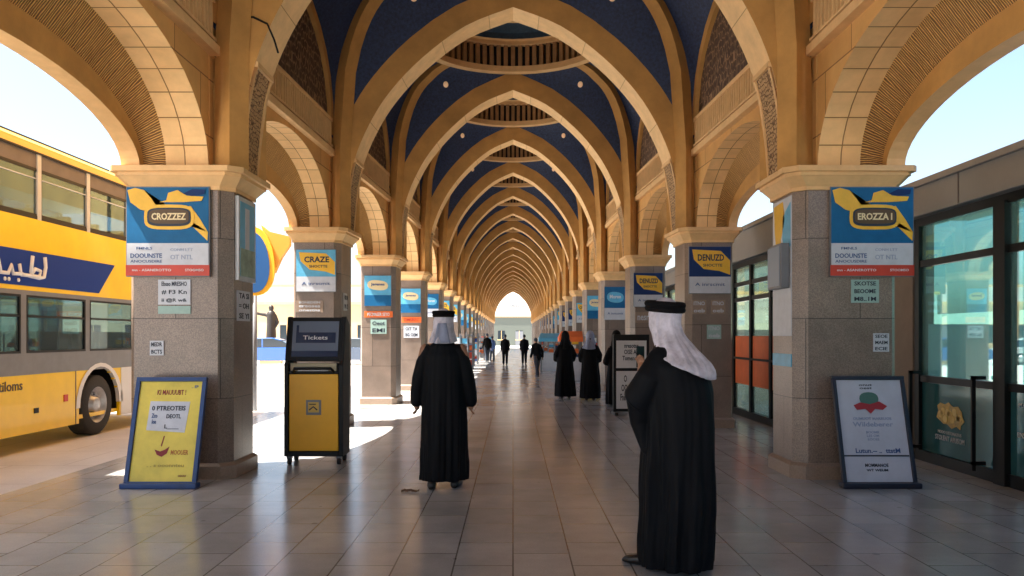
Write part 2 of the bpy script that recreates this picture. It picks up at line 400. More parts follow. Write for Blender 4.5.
# bays
for i in range(len(P)-1):
    p0, p1 = P[i]+PD, P[i+1]
    ya, yb = P[i]+.74, P[i+1]+.14          # arch faces
    cy = (ya+yb)/2; H = (yb-ya)/2; hs = (p1-p0)/2; my = (p0+p1)/2
    far = i > 9
    for s in (-1, 1):
        na = 12 if far else 24
        us = [-math.cos(PI*k/na) for k in range(na+1)]
        inn = [(my+hs*u, SPR+sell(u, 1.16, 2.05)) for u in us]
        bnd = [(my+hs*u, SPR+sell(u, .84, 2.0)) for u in us]
        out = [(my+(hs-.10)*u, SPR+sell(u, .58, 2.0)) for u in us]
        L = [0]
        for a, b in zip(inn, inn[1:]): L.append(L[-1]+math.dist(a, b))
        m = MB(True)
        top = [(y, 4.72) for y, z in inn]
        m.grid([[(s*3.3, y, z) for y, z in inn], [(s*3.3, y, z) for y, z in top]], 0)
        m.grid([[(s*3.3, y, z) for y, z in inn], [(s*3.76, y, z) for y, z in inn]], 1, [[(v, l) for l in L] for v in (.17, .63)])
        m.build('side_arch', [M_stone, mats_v := M_vous], hall, fixn=False)
        sa = hall.children[-1]
        m = MB(True)
        m.grid([[(s*3.76, y, z) for y, z in inn], [(s*4.0, y, z) for y, z in bnd]], 0, [[(v, l) for l in L] for v in (0, .35)])
        m.build('reed_lining', M_wick, sa, fixn=False)
        m = MB(True)
        m.grid([[(s*4.0, y, z) for y, z in bnd], [(s*4.0, y, z) for y, z in out]], 0)
        m.grid([[(s*4.0, y, z) for y, z in out], [(s*4.2, y, z) for y, z in out]], 1, [[(v, l) for l in L] for v in (.05, .25)])
        m.grid([[(s*4.2, y, z) for y, z in out], [(s*4.2, y, 8.9) for y, z in out]], 0)
        m.box(s*4.0, s*4.2, p0-.02, p0+.10, SPR, SPR+.25, 0) if False else None
        m.build('outer_arch', [M_plain, M_trim], sa, fixn=False)
        # balustrade
        m = MB(True); m.box(s*3.19, s*3.34, p0-.05, p1+.05, 4.60, 4.70); m.box(s*3.225, s*3.31, p0, p1, 5.16, 5.22)
        m.box(s*3.21, s*3.30, p0, p1, 4.74, 4.77)
        nb = int((p1-p0)/(.10 if not far else .2))
        for k in range(nb):
            y = p0+(k+.5)*(p1-p0)/nb
            m.box(s*3.24, s*3.29, y-.018, y+.018, 4.77, 5.16)
        m.grid([[(s*3.33, p0, 4.7), (s*3.33, p1, 4.7)], [(s*3.33, p0, 5.17), (s*3.33, p1, 5.17)]], 1)  # dark strip paints in the shade between the balusters
        m.build('balustrade', [M_trim, M_dbrown], hall)
        m = MB(True); m.grid([[(s*3.335, p0-.06, 4.7), (s*3.335, p1+.06, 4.7)], [(s*3.335, p0-.06, 7.3), (s*3.335, p1+.06, 7.3)]], 0)
        m.build('lunette_screen', M_lun, hall, fixn=False)
        # wall arch band
        NB = 14
        wa = [(cy + H*math.cos(PI*k/NB), 4.95 + 1.95*math.sin(PI*k/NB)**.85) for k in range(NB+1)]
        wi = [(cy + (H-.16)*math.cos(PI*k/NB), 4.95 + 1.78*math.sin(PI*k/NB)**.85) for k in range(NB+1)]
        m = MB(True)
        m.grid([[(s*3.24, y, z) for y, z in wa], [(s*3.24, y, z) for y, z in wi], [(s*3.33, y, z) for y, z in wi]], 0)
        m.build('wall_arch_rib', M_plain, hall, fixn=False)
    # vault webs
    NT, NS = 10, 6
    j0 = next(j for j, c in enumerate(EXTR) if c[1] > 4.7)
    ex = EXTR[j0:]; el = [0]
    for a, b in zip(ex, ex[1:]): el.append(el[-1]+math.dist(a, b))
    def exat(t):
        d = t*el[-1]
        for k in range(len(ex)-1):
            if d <= el[k+1]:
                w = (d-el[k])/(el[k+1]-el[k]); return (ex[k][0]*(1-w)+ex[k+1][0]*w, ex[k][1]*(1-w)+ex[k+1][1]*w)
        return ex[-1]
    def diag(t, sxx, sy):
        x = 3.12*(1-t) + RC*EX*.707*t; y = (H-.0)*(1-t) + RC*.707*t
        return Vector((sxx*x, cy+sy*y, 4.7+(RZ-4.7)*max(0, 1-(1-t)**2.5)**.42))
    web = MB(True)
    for s in (-1, 1):
        for sy in (-1, 1):
            rows = []
            for a in range(NT+1):
                t = a/NT; A = diag(t, s, sy)
                tb = min(1, t/.93); e = exat(tb)
                B = Vector((s*e[0], cy+sy*(H+.01), e[1]-.03))
                if t > .93:
                    w = (t-.93)/.07; B = B.lerp(Vector((0, cy+sy*RC, RZ)), w)
                row = []
                for b_ in range(NS+1):
                    v = b_/NS; pt = A.lerp(B, v)
                    ang = PI/4 + v*PI/4
                    arc = Vector((s*RC*EX*math.cos(ang), cy+sy*RC*math.sin(ang), RZ))
                    ch = Vector((s*RC*EX*.707, cy+sy*RC*.707, RZ)).lerp(Vector((0, cy+sy*RC, RZ)), v)
                    row.append(pt + (arc-ch)*t**4)
                rows.append(row)
            web.grid(rows, 0, None, True)
            rows = []
            for a in range(NT+1):
                t = a/NT; A = diag(t, s, sy)
                tb = min(1, t/.75); th = tb*PI/2
                B = Vector((s*3.3, cy+sy*H*math.cos(th), 4.95+1.95*math.sin(th)**.85))
                if t > .75:
                    w = (t-.75)/.25; B = B.lerp(Vector((s*RC*EX, cy, RZ)), w); B.z += .12*math.sin(PI*w)
                row = []
                for b_ in range(NS+1):
                    v = b_/NS; pt = A.lerp(B, v)
                    ang = PI/4*(1-v)
                    arc = Vector((s*RC*EX*math.cos(ang), cy+sy*RC*math.sin(ang), RZ))
                    ch = Vector((s*RC*EX*.707, cy+sy*RC*.707, RZ)).lerp(Vector((s*RC*EX, cy, RZ)), v)
                    row.append(pt + (arc-ch)*t**4)
                rows.append(row)
            web.grid(rows, 0, None, True)
    wo = web.build('vault', M_navy, hall, fixn=False)
    for s in (-1, 1):
        for sy in (-1, 1):
            m = MB(True); rows = []
            for a in range(15):
                t = a/14; c = diag(t, s, sy); c2 = diag(min(1, t+.02), s, sy); c1 = diag(max(0, t-.02), s, sy)
                tn = (c2-c1).normalized(); side = Vector((s*H, -sy*3.12, 0)).normalized() if False else Vector((tn.y, -tn.x, 0))
                side = Vector((sy*H*1.0, -s*3.0*1.0, 0)).normalized()
                nr = tn.cross(side).normalized()
                if nr.z > 0: nr = -nr
                w = .12; kk = 1-.85*max(0, (t-.6)/.4)
                rows.append([c+side*w+nr*.18*kk, c-side*w+nr*.18*kk, c-side*w-nr*.1, c+side*w-nr*.1])
            bot = [Vector((v.x, v.y, 3.36)) for v in rows[0]]
            m.rings([bot]+rows, 0, False)
            m.build('rib', M_plain, wo, bevel=0)
    # ring, drum, dome
    NR = 48 if not far else 28
    def ringpts(r, z): return [(r*EX*math.cos(2*PI*k/NR), cy+r*math.sin(2*PI*k/NR), z) for k in range(NR)]
    m = MB(True); m.grid([ringpts(RC+.06, RZ+.02), ringpts(RC+.06, RZ-.07), ringpts(RC-.12, RZ-.07), ringpts(RC-.12, RZ+.06), ringpts(RC+.02, RZ+.08)], 0, close=True)
    m.build('ceiling_ring', M_trim, wo, fixn=False)
    m = MB(True); m.grid([ringpts(RC, RZ+.02), ringpts(RC, 8.1)], 1, close=True)
    nsl = 72 if not far else 36
    for k in range(nsl):
        a = 2*PI*k/nsl; da = PI/nsl*.55; r0 = RC-.02; r1 = RC-.09
        pl = [(rr_*EX*math.cos(a+dd), cy+rr_*math.sin(a+dd)) for rr_, dd in ((r0,-da),(r0,da),(r1,da),(r1,-da))]
        m.prism(pl, RZ+.06, 8.1, 0)
    m.build('slatted_drum', [M_slat, M_drk], wo, fixn=False)
    m = MB(True)
    m.grid([ringpts(RC+.02, 8.08), ringpts(RC-.14, 8.08), ringpts(RC-.14, 8.16), ringpts(RC-.22, 8.18)], 0, close=True)
    m.grid([ringpts(RC-.22, 8.18), ringpts(RC-.24, 8.3), ringpts(1.25, 8.42)], 1, close=True)
    m.grid([ringpts(1.27, 8.40), ringpts(1.12, 8.40), ringpts(1.12, 8.5)], 0, close=True)
    m.grid([ringpts(1.12, 8.5), ringpts(.8, 8.62)], 2, close=True)
    m.grid([ringpts(.82, 8.60), ringpts(.68, 8.60), ringpts(.68, 8.68), ringpts(.02, 8.72)], 0, close=True)
    m.build('dome', [M_trim, M_teal, M_drk], wo, fixn=False)
    if i <= 10:
        for s in (-1, 1):
            for sy in (-1, 1):
                t = .62; A = diag(t, s, sy); e = exat(t/.93); B = Vector((s*e[0], cy+sy*H, e[1]-.03)); c = A.lerp(B, .5)
                A2 = diag(t+.05, s, sy); e2 = exat((t+.05)/.93); B2 = Vector((s*e2[0], cy+sy*H, e2[1]-.03)); c2 = A2.lerp(B2, .5)
                nn = (c2-c).cross(B-A).normalized()
                if nn.z > 0: nn = -nn
                m = MB(True); m.tube([c-nn*.03, c+nn*.012, c+nn*.018], [.065, .065, .05], 16)
                m.build('downlight', M_lamp, wo)
m = MB(); m.tube([(-3.15,8.70,5.30),(-3.02,8.76,5.03),(-2.86,8.80,5.06),(-2.70,8.79,4.98),(-2.62,8.78,4.80),(-2.58,8.79,4.66)], .012, 6); m.build('cable', M_drk, hall)
# roof and end wall
m = MB(True)
for a, b in zip(P, P[1:]): m.box(-4.3, 4.3, a+(.0), b, 8.9, 9.15)
m.box(-4.3, 4.3, P[-1], P[-1]+PD, 8.9, 9.15)
m.build('roof', M_plain, hall)
m = MB(True)
I = full(INTR)
y = P[-1]+PD+.05
m.grid([[(x, y, z) for x, z in I], [(x*1.12 if z < 4 else max(-3.4, min(3.4, x*1.3)), y, 8.9) if 0 else (x, y, 8.9) for x, z in I]], 0)
m.box(-4.2, -3.0, y-.02, y+.4, 3.37, 8.9); m.box(3.0, 4.2, y-.02, y+.4, 3.37, 8.9)
m.build('end_wall', M_plain, hall, fixn=False)
# added canopy, out of view, to shade the floor of the near bays
cn = empty('added_shade_canopy', (-6.8, 1, 0), 0, 'added flat canopy, out of view, shading the nearest bays of the arcade', 'canopy')
m = MB(); m.box(-3.4, 2.5, 3.2, 7.2, 6.0, 6.25); m.build('roof_slab', M_pale, cn)
for yy in (3.5, 6.4):
    m = MB(); m.box(-3.2, -3.0, yy-.1, yy+.1, 0, 6.0); m.build('post', M_lgrey, cn)

# ------------------------------------------------------------------ pillar signs
def R3(loc, rz=0): return Matrix.Translation(loc) @ Matrix.Rotation(rz, 4, 'Z')
def flat(parent, name, x0, x1, z0, z1, y0, th, mt):      # box on the -Y side of local plane
    m = MB(); m.box(x0, x1, -y0-th, -y0, z0, z1); return m.build(name, mt, parent)
def shape(parent, name, poly, y0, th, mt):
    m = MB(); m.prismy(poly, -y0-th, -y0); return m.build(name, mt, parent)
def T(parent, s, x, z, w, h, y0, mt, bold=.01, rot=0):
    return text(s, w, h, mt, parent, Matrix.Translation((x, -y0, z)) @ Matrix.Rotation(rot, 4, 'Y'), bold=bold)
def blob(cx, cz, rx, rz, n=20, p=2.0, rot=0):
    out = []
    for k in range(n):
        a = 2*PI*k/n; c, s_ = math.cos(a), math.sin(a)
        x = rx*math.copysign(abs(c)**(2/p), c); z = rz*math.copysign(abs(s_)**(2/p), s_)
        out.append((cx+x*math.cos(rot)-z*math.sin(rot), cz+x*math.sin(rot)+z*math.cos(rot)))
    return out
def big_advert(loc, w, h, word, label, group, right=False):
    e = empty('advert_sign', loc, 0, label, 'sign', group)
    k = w/.9; kz = h/.97
    flat(e, 'backing_board', 0, w, 0, h, 0, .045, M_grey)
    flat(e, 'blue_panel', .01, w-.01, .36*kz, h-.01, .045, .006, M_blue)
    shape(e, 'swoosh', [(.02*k,.93*kz),(.10*k,.955*kz),(.20*k,.93*kz),(.27*k,.85*kz),(.40*k,.66*kz),(.70*k,.56*kz),(.88*k,.385*kz),(.885*k,.48*kz),(.80*k,.62*kz),(.70*k,.76*kz),(.30*k,.70*kz),(.16*k,.72*kz),(.05*k,.80*kz)], .051, .005, M_yel)
    shape(e, 'badge', blob(.47*k, .64*kz, .27*k, .135*kz, 24, 3.5), .056, .006, M_yel)
    shape(e, 'badge_rim', blob(.47*k, .64*kz, .235*k, .10*kz, 24, 4), .062, .004, M_ink)
    shape(e, 'badge_plate', blob(.47*k, .645*kz, .215*k, .078*kz, 24, 4), .066, .004, mat_br)
    T(e, word, .47*k, .645*kz, .37*k, .075*kz, .071, M_cream, .03)
    shape(e, 'hat', [(.36*k,.80*kz),(.44*k,.82*kz),(.46*k,.90*kz),(.56*k,.93*kz),(.66*k,.87*kz),(.84*k,.86*kz),(.82*k,.815*kz),(.62*k,.80*kz)], .056, .006, M_yel)
    shape(e, 'plume', [(.62*k,.89*kz),(.72*k,.94*kz),(.86*k,.935*kz),(.85*k,.885*kz),(.72*k,.865*kz)], .063, .004, M_navyp)
    flat(e, 'white_panel', .01, w-.01, .125*kz, .36*kz, .045, .007, M_wprint)
    T(e, 'FMNLS', .20*k, .305*kz, .17*k, .028*kz, .053, M_inkb)
    T(e, 'DOOUNSTE', .22*k, .225*kz, .34*k, .05*kz, .053, M_inkb, .02)
    T(e, 'ANOCUSDIRE', .22*k, .165*kz, .34*k, .03*kz, .053, M_inkb, .01)
    T(e, 'CONH LTT', .60*k, .29*kz, .24*k, .03*kz, .053, mat_fade)
    T(e, 'OT NTL', .60*k, .21*kz, .24*k, .05*kz, .053, mat_fade)
    flat(e, 'red_strip', .0, w, .01, .125*kz, .045, .009, M_red)
    T(e, 'mn - ASANEROTTO', .28*k, .07*kz, .42*k, .026*kz, .055, M_white, .01)
    T(e, 'STOOMSO', .74*k, .07*kz, .2*k, .026*kz, .055, M_white, .01)
    return e
mat_br = mat('badge_brown', (.10,.055,.02), .5)
M_cream = mat('cream_letters', (.80,.66,.38), .5)
mat_fade = mat('faded_ink', (.30,.36,.50), .6)
FY = 8.667
big_advert((-4.17, FY, 2.19), .90, .97, 'CROZZEZ', 'blue and yellow advert with red strip on the granite pillar nearest the bus', None)
big_advert((3.42, FY, 2.19), .90, .97, 'EROZZA I', 'blue and yellow advert with red strip on the pillar beside the shop front', None)

def notice(loc, w, h, lab, mt=M_wprint, lines=('NOTICE',), rz=0, ink=M_ink, strip=None, group=None, name='notice_plate'):
    e = empty(name, loc, rz, lab, 'notice', group)
    flat(e, 'plate', 0, w, 0, h, 0, .012, mt)
    n = len(lines)
    for k, l in enumerate(lines):
        T(e, l, w/2, h*(1-(k+.5)/n), w*.78, h/n*.55, .013, ink, .02)
    if strip: flat(e, 'strip', 0, w, -.10, -.015, 0, .012, strip)
    return e
notice((-3.84, FY, 1.89), .35, .27, 'grey notice with small pictures above a cyan strip on the pillar nearest the bus', lines=('Ebsso MRESHO','# F3 Kn','ii @R w&'), strip=M_green)
notice((-3.93, FY, 1.34), .15, .16, 'small white tag on the granite pillar nearest the bus', lines=('MEDR','BCTS'))
notice((3.66, FY, 1.91), .30, .25, 'greenish notice with dark blocks under the advert beside the shop front', M_green, ('SKOTSE','BEOOME','M8..1M'), name='notice_plate')
notice((3.90, FY, 1.38), .17, .20, 'small white tag on the pillar beside the shop front', lines=('SEOE','MAEM','ECIE'))
# inner face of the near left pillar (faces +x)
e = empty('poster_case', (-3.068, 8.83, 2.17), PI/2, 'pale blue framed poster on the aisle side of the pillar nearest the bus', 'poster')
flat(e, 'case', 0, .58, 0, .93, 0, .04, M_lgrey); flat(e, 'poster', .05, .53, .05, .88, .04, .004, M_cyan)
flat(e, 'lower_picture', .05, .53, .05, .36, .044, .003, mat('poster_green', (.25,.35,.28), .5, nscale=6, namt=.4))
flat(e, 'tower_picture', .2, .34, .36, .82, .044, .004, M_wprint)
notice((-3.068, 8.88, 1.72), .42, .34, 'pair of white notices under the blue poster on the nearest pillar', lines=('TA SI','= OH','SE YI'), rz=PI/2)
# inner face of the near right pillar (faces -x)
e = empty('wall_poster', (3.068, 9.42, 1.55), -PI/2, 'tall white and yellow poster on the aisle side of the pillar near the shop', 'poster')
flat(e, 'sheet', 0, .62, 0, 1.55, 0, .008, M_wprint)
shape(e, 'yellow_shape', [(.05,1.5),(.35,1.52),(.42,1.3),(.28,1.1),(.30,.98),(.12,1.02),(.08,1.2)], .008, .004, M_yel)
shape(e, 'blue_shape', [(.36,1.35),(.60,1.48),(.60,1.0),(.42,.95),(.34,1.1)], .008, .004, M_cyan)
flat(e, 'lower_blue_band', 0, .62, -.34, -.20, 0, .010, M_cyan)
e = empty('meter_box', (3.058, 9.30, 2.08), -PI/2, 'grey metal box fixed over the tall poster on the pillar', 'metal box')
m = MB(); m.box(0, .46, -.10, 0, 0, .50); m.build('casing', M_grey, e, bevel=.01); m = MB(); m.box(.03, .43, -.108, -.10, .03, .47); m.build('cover', mat('blue_grey', (.22,.28,.36), .4), e)

# second and further pillars
def mid_advert(i, s, w=.62, label='', var=0, z0=2.36, h=.74, cx=None, group=None):
    y = P[i]-.003; cx = s*wx(3.60, y) if cx is None else cx
    w = w*sx(y)*.96
    e = empty('advert_sign', (cx-w/2, y, z0), 0, label, 'sign', group)
    flat(e, 'backing_board', 0, w, 0, h, 0, .04, M_grey)
    a, b, c = [(M_cyan, M_yel, M_ink), (M_navyp, M_yel, M_wprint), (M_blue, M_cyan, M_wprint), (M_cyan, M_cream, M_orange)][var]
    flat(e, 'colour_panel', .01, w-.01, h*.36, h-.01, .04, .005, a)
    if var in (0, 1):
        shape(e, 'swoosh', [(w*.08,h*.93),(w*.75,h*.90),(w*.97,h*.70),(w*.97,h*.40),(w*.72,h*.48),(w*.35,h*.52),(w*.12,h*.72)], .045, .004, b)
        T(e, 'CRAZE' if var == 0 else 'DENUZD', w*.52, h*.76, w*.62, h*.14, .05, M_ink, .03)
        T(e, 'SHOCTTE', w*.56, h*.60, w*.45, h*.06, .05, M_ink, .02)
    else:
        shape(e, 'swoosh', blob(w*.5, h*.68, w*.38, h*.16, 20, 2.4, -.1), .045, .004, b)
        T(e, 'Jegenes' if var == 3 else 'Moron', w*.5, h*.70, w*.5, h*.11, .05, M_white if var != 3 else M_inkb, .03)
    flat(e, 'lower_panel', .01, w-.01, .01, h*.36, .04, .006, M_wprint if var != 3 else M_blue)
    if var != 3:
        T(e, 'A inrscmit', w*.5, h*.2, w*.7, h*.07, .047, M_inkb)
    return e
mid_advert(4, -1, .74, 'white bottomed advert in yellow and cyan above the yellow ticket machine', 0, 2.29, .72)
notice((-3.66, P[4]-.003, 1.95), .46, .20, 'brown and white notice strip above the ticket machine screen', M_base, ('SONEDEIN','ereoses','onestns'), ink=M_wprint)
mid_advert(4, 1, .78, 'navy and yellow advert with white foot behind the hunched man', 1, 2.26, .80)
for k, (dx, dz) in enumerate(((-.2, 1.92), (.12, 1.92), (.05, 1.5))):
    notice((3.22+dx, P[4]-.003, dz), .24, .24, ['small grey notice, upper inner one of three behind the hunched man', 'small grey notice, upper outer one of three behind the hunched man', 'small pale notice, lowest of three behind the hunched man'][k], M_green if k == 2 else M_base, ('ITNO','oeb'), ink=M_wprint)
for k in range(3):
    notice((-2.915, P[4]+.25, 1.15+.42*k), .34, .30, ['lowest', 'middle', 'topmost'][k]+' grey notice on the aisle side of the pillar by the ticket machine', M_lgrey, ('NO SM','PA 12'), rz=PI/2)
mid_advert(5, -1, .74, 'cyan advert with gold curl on the pillar behind the ticket machine', 3, 2.22, .70)
y5 = P[5]-.003
notice((-3.36, y5, 1.97), .64, .14, 'orange lettering strip under the cyan advert on the third pillar', M_orange, ('PECMASER SEYO',), ink=M_white, name='lettering_strip')
notice((-3.22, y5, 1.60), .36, .32, 'pale green notice under the orange strip on the third pillar', M_green, ('Oeot','EMI'))
mid_advert(5, 1, .80, 'navy and gold advert with white foot above the far notice board', 1, 2.2, .78)
mid_advert(6, -1, .74, 'plain light blue advert just above the walking man', 3, 2.2, .70)
y6 = P[6]-.003
notice((-3.16, y6, 1.93), .56, .16, 'orange strip under the light blue advert by the walking man', M_orange, ('OMSREC',), ink=M_red, name='lettering_strip')
notice((-3.10, y6, 1.50), .44, .34, 'pale double notice beside the walking man', M_wprint, ('OIT TA','BG OEM'))
notice((2.76, P[5]-.003, 1.85), .50, .24, 'brown notice with pale letters under the navy and gold advert', M_base, ('nesrot',), ink=M_wprint)
mid_advert(6, 1, .80, 'teal and white advert between the two black robed people and the notice board', 2, 2.0, .95)
far = []
for i in range(7, 22):
    for s in (-1, 1):
        mid_advert(i, s, .74, 'small advert on a distant pillar far down the arcade', random.choice((0,1,2,3)), 2.0+random.random()*.2, .8, group='adverts on the distant pillars')

# ------------------------------------------------------------------ ticket machine
k = empty('ticket_machine', (-2.40, 9.62, 0), 0, 'yellow and black self service ticket machine on castors by the second pillar', 'ticket machine')
W = .355
m = MB()
prof = [(0,.10),(0,1.20),(.04,1.25),(.16,1.78),(.22,1.79),(.40,1.70),(.40,.10)]
for x in (-W, W-.05):
    vs = [Vector((x, y, z)) for y, z in prof]+[Vector((x+.05, y, z)) for y, z in prof]; n = len(prof)
    m.add(vs, [(j,(j+1)%n,n+(j+1)%n,n+j) for j in range(n)]+[tuple(range(n)), tuple(range(n,2*n))[::-1]])
m.box(-W+.05, W-.05, .05, .39, .10, 1.22); m.box(-W+.05, W-.05, 0, .05, .10, .16); m.box(-W+.05, W-.05, 0.01, .05, 1.10, 1.13)
m.build('cabinet', M_black, k, bevel=.006)
m = MB(); m.box(-W+.06, W-.06, .012, .05, .165, 1.09); d = m.build('door_panel', mat('machine_yellow', (.84,.42,.006), .4, nscale=3, namt=.06), k, bevel=.005)
m = MB(); m.box(-.09, .09, .004, .012, .60, .78); em = m.build('emblem', M_grey, d); m = MB(); m.box(-.065, .065, -.001, .004, .63, .755); m.build('emblem_plate', mat('gold_plate', (.6,.38,.06), .4), em)
m = MB(); m.tube([(-.05,-.002,.66),(.0,-.002,.70),(.045,-.002,.66)], .008, 6); m.tube([(-.05,-.002,.73),(.03,-.002,.73)], .006, 6); m.build('emblem_mark', M_ink, em)
Ms = Matrix.Translation((0, .045, 1.27)) @ Matrix.Rotation(-.225, 4, 'X')
m = MB(); m.box(-W+.05, W-.05, 0, .06, -.02, .52, 0, Ms); sc_ = m.build('screen_bezel', M_black, k)
m = MB(); m.box(-W+.075, W-.075, -.006, 0, .03, .47, 0, Ms); m.build('screen', M_screen, sc_)
m = MB(); m.box(-W+.12, W-.11, -.010, -.006, .20, .33, 0, Ms); m.box(-W+.075, W-.075, -.010, -.006, .03, .10, 0, Ms); m.box(-W+.12, -W+.15, -.010, -.006, .33, .42, 0, Ms); m.build('screen_bands', M_screenb, sc_)
m = MB()
T(k, 'Tickets', 0, 0, .3, .05, 0, M_white).matrix_local = Ms @ Matrix.Translation((0, -.011, .265))
m = MB(); m.box(-W+.08, W-.08, .0, .05, 1.13, 1.22); m.build('receipt_tray_back', mat('tray_buff', (.42,.36,.22), .5), k)
m = MB(); m.tube([(-.24,.0,1.12),(-.22,-.05,1.16),(.22,-.05,1.16),(.24,.0,1.12)], .018, 8); m.build('handle', M_black, k)
m = MB(); m.box(-.18, .18, -.03, .0, 1.13, 1.155); m.build('ticket_slot', M_white, k)
for x in (-.30, .30):
    for y in (.05, .35):
        m = MB(); m.cyl((x-.02, y, .045), 'x', .045, .04, 14); c = m.build('castor', M_tyre, k); m = MB(); m.box(x-.03, x+.03, y-.03, y+.03, .07, .105); m.build('castor_fork', M_grey, c)

# ------------------------------------------------------------------ leaning boards
def lean_board(loc, w, h, ang, frame, face, label, rz=0, fw=.045):
    e = empty('poster_board', loc, rz, label, 'sign board')
    A = Matrix.Rotation(-ang, 4, 'X')
    def bx(*a, mt=None, name='', par=e, bev=0):
        m = MB(); m.box(*a, 0, A); return m.build(name, mt, par, bevel=bev)
    m = MB(); m.box(0, w, 0, .05, 0, fw*1.6, 0, A); m.box(0, w, 0, .05, h-fw, h, 0, A); m.box(0, fw, 0, .05, fw*1.6, h-fw, 0, A); m.box(w-fw, w, 0, .05, fw*1.6, h-fw, 0, A)
    m.box(.01, w-.01, .035, .045, fw, h-fw, 0, A)
    fr = m.build('frame', frame, e, bevel=.006)
    m = MB(); m.box(-.02, w+.02, -.04, .09, 0.0, .055); m.build('foot_bar', frame, e, bevel=.012)
    p = bx(fw, w-fw, .022, .035, fw*1.6, h-fw, mt=face, name='poster')
    def txt(s, x, z, ww, hh, mt, bold=.02):
        o = text(s, ww, hh, mt, p, A @ Matrix.Translation((x, .021, z)), bold=bold); return o
    def shp(poly, mt, name='emblem', y0=.022, th=.004):
        m = MB(); m.prismy(poly, y0-th, y0, 0, A); return m.build(name, mt, p)
    return e, txt, shp
M_bframe = mat('blue_frame', (.012,.045,.16), .4, nscale=8, namt=.2)
e, txt, shp = lean_board((-3.965, 8.12, 0), .74, 1.16, .27, M_bframe, M_ybrd, 'yellow poster board in a blue frame leaning on the pillar nearest the bus')
M_dred = mat('dark_red_ink', (.22,.02,.02), .6)
txt('KI MAUUUBT !', .38, 1.0, .30, .055, M_dred); txt('.. EP', .62, 1.06, .07, .03, M_inkb)
shp([(.16,.60),(.56,.575),(.585,.90),(.17,.905)], M_wprint, 'pasted_sheet')
def txt2(s, x, z, w, h, mt, par=e):
    A = Matrix.Rotation(-.27, 4, 'X'); return text(s, w, h, mt, par, A @ Matrix.Translation((x, .016, z)), bold=.02)
txt2('0 PTREOTEIS', .37, .83, .35, .05, M_ink); txt2('DEOTL', .43, .745, .15, .045, M_ink); txt2('Zco\nlon', .23, .72, .06, .11, M_inkb); txt2('L____', .42, .635, .15, .05, M_ink)
shp([(.27,.40),(.33,.38),(.38,.40),(.42,.43),(.40,.36),(.35,.325),(.30,.345)], M_dred, 'curl_mark'); shp([(.33,.44),(.35,.54),(.36,.54),(.34,.43)], M_dred, 'curl_mark')
txt('MOOUER', .53, .37, .18, .05, mat('orange_ink', (.45,.16,.03), .6)); txt('. . s ooonnteu', .40, .235, .38, .03, mat('faint_ink', (.42,.32,.06), .6)); txt('ODOU', .58, .13, .08, .02, M_dred)
e, txt, shp = lean_board((3.37, 8.14, 0), .76, 1.17, .27, mat('dark_frame', (.01,.013,.03), .4), mat('white_poster', (.50,.53,.62), .5, nscale=6, namt=.06), 'dark framed white poster board with red ribbon emblem leaning on the pillar', fw=.04)
shp(blob(.37, .93, .10, .07, 16, 2.3), mat('ribbon_green', (.06,.16,.13), .5), 'emblem')
shp([(.20,.86),(.27,.89),(.37,.87),(.47,.90),(.55,.85),(.50,.81),(.42,.82),(.37,.77),(.32,.82),(.23,.81)], mat('ribbon_red', (.36,.02,.03), .5), 'ribbon', .017)
txt('onut\noest', .35, 1.06, .14, .055, M_ink); txt('OUMUOT MARRUOS', .38, .72, .40, .03, mat_fade); txt('Wildeberer', .38, .66, .42, .05, mat_fade); txt('BOOMR\nLES OM\nEOOEE', .37, .54, .14, .10, mat_fade)
txt('Lutun.-- ..  ttstM', .40, .385, .46, .05, M_inkb); shp([(.045,.325),(.715,.325),(.715,.34),(.045,.34)], M_ink, 'divider'); txt('MOMMANOE', .37, .235, .24, .035, M_ink); txt('WT WEUM', .37, .185, .22, .025, M_ink)
# upright two-panel board in the aisle
e = empty('notice_board', (2.33, 15.75, 0), .06, 'upright black framed board with two white panels standing in the aisle', 'notice board')
m = MB(); m.box(-.36,.36,0,.06,.06,1.58); m.build('frame', M_black, e, bevel=.01)
for x in (-.33, .33):
    m = MB(); m.box(x-.03,x+.03,-.2,.26,0,.06); m.build('foot', M_black, e)
for z0, z1 in ((.92,1.46),(.12,.86)):
    m = MB(); m.box(-.30,.30,-.008,0,z0,z1); p = m.build('panel', M_white, e)
    T(p, 'nresotsn\nOISE AR\nTomene w' if z0 > .5 else 'O\nOOn\nFneetn', 0 if z0 > .5 else -.12, (z0+z1)/2+.04, .36 if z0 > .5 else .2, .32 if z0 > .5 else .5, .010, M_ink, .02)
# yellow floor sign
e = empty('floor_sign', (1.92, 19.9, 0), .5, 'yellow folding floor sign behind the black robed pair', 'floor sign')
for sg in (-1, 1):
    m = MB(); Mx = Matrix.Translation((0, 0, .98)) @ Matrix.Rotation(sg*.22, 4, 'X'); m.box(-.15,.15,-.012,.012,-1.0,0,0,Mx); m.build('leaf', M_yel2, e)

# ------------------------------------------------------------------ bus
BX = -6.5
bus = empty('double_decker_bus', (BX, 10, 0), 0, 'yellow double decker bus with a blue banner and grey window bands', 'bus')
Y0, Y1 = -4.2, 5.9; BW = 2.5
def rb(z0, z1, x=0): pass
m = MB()
wy = 2.6; 
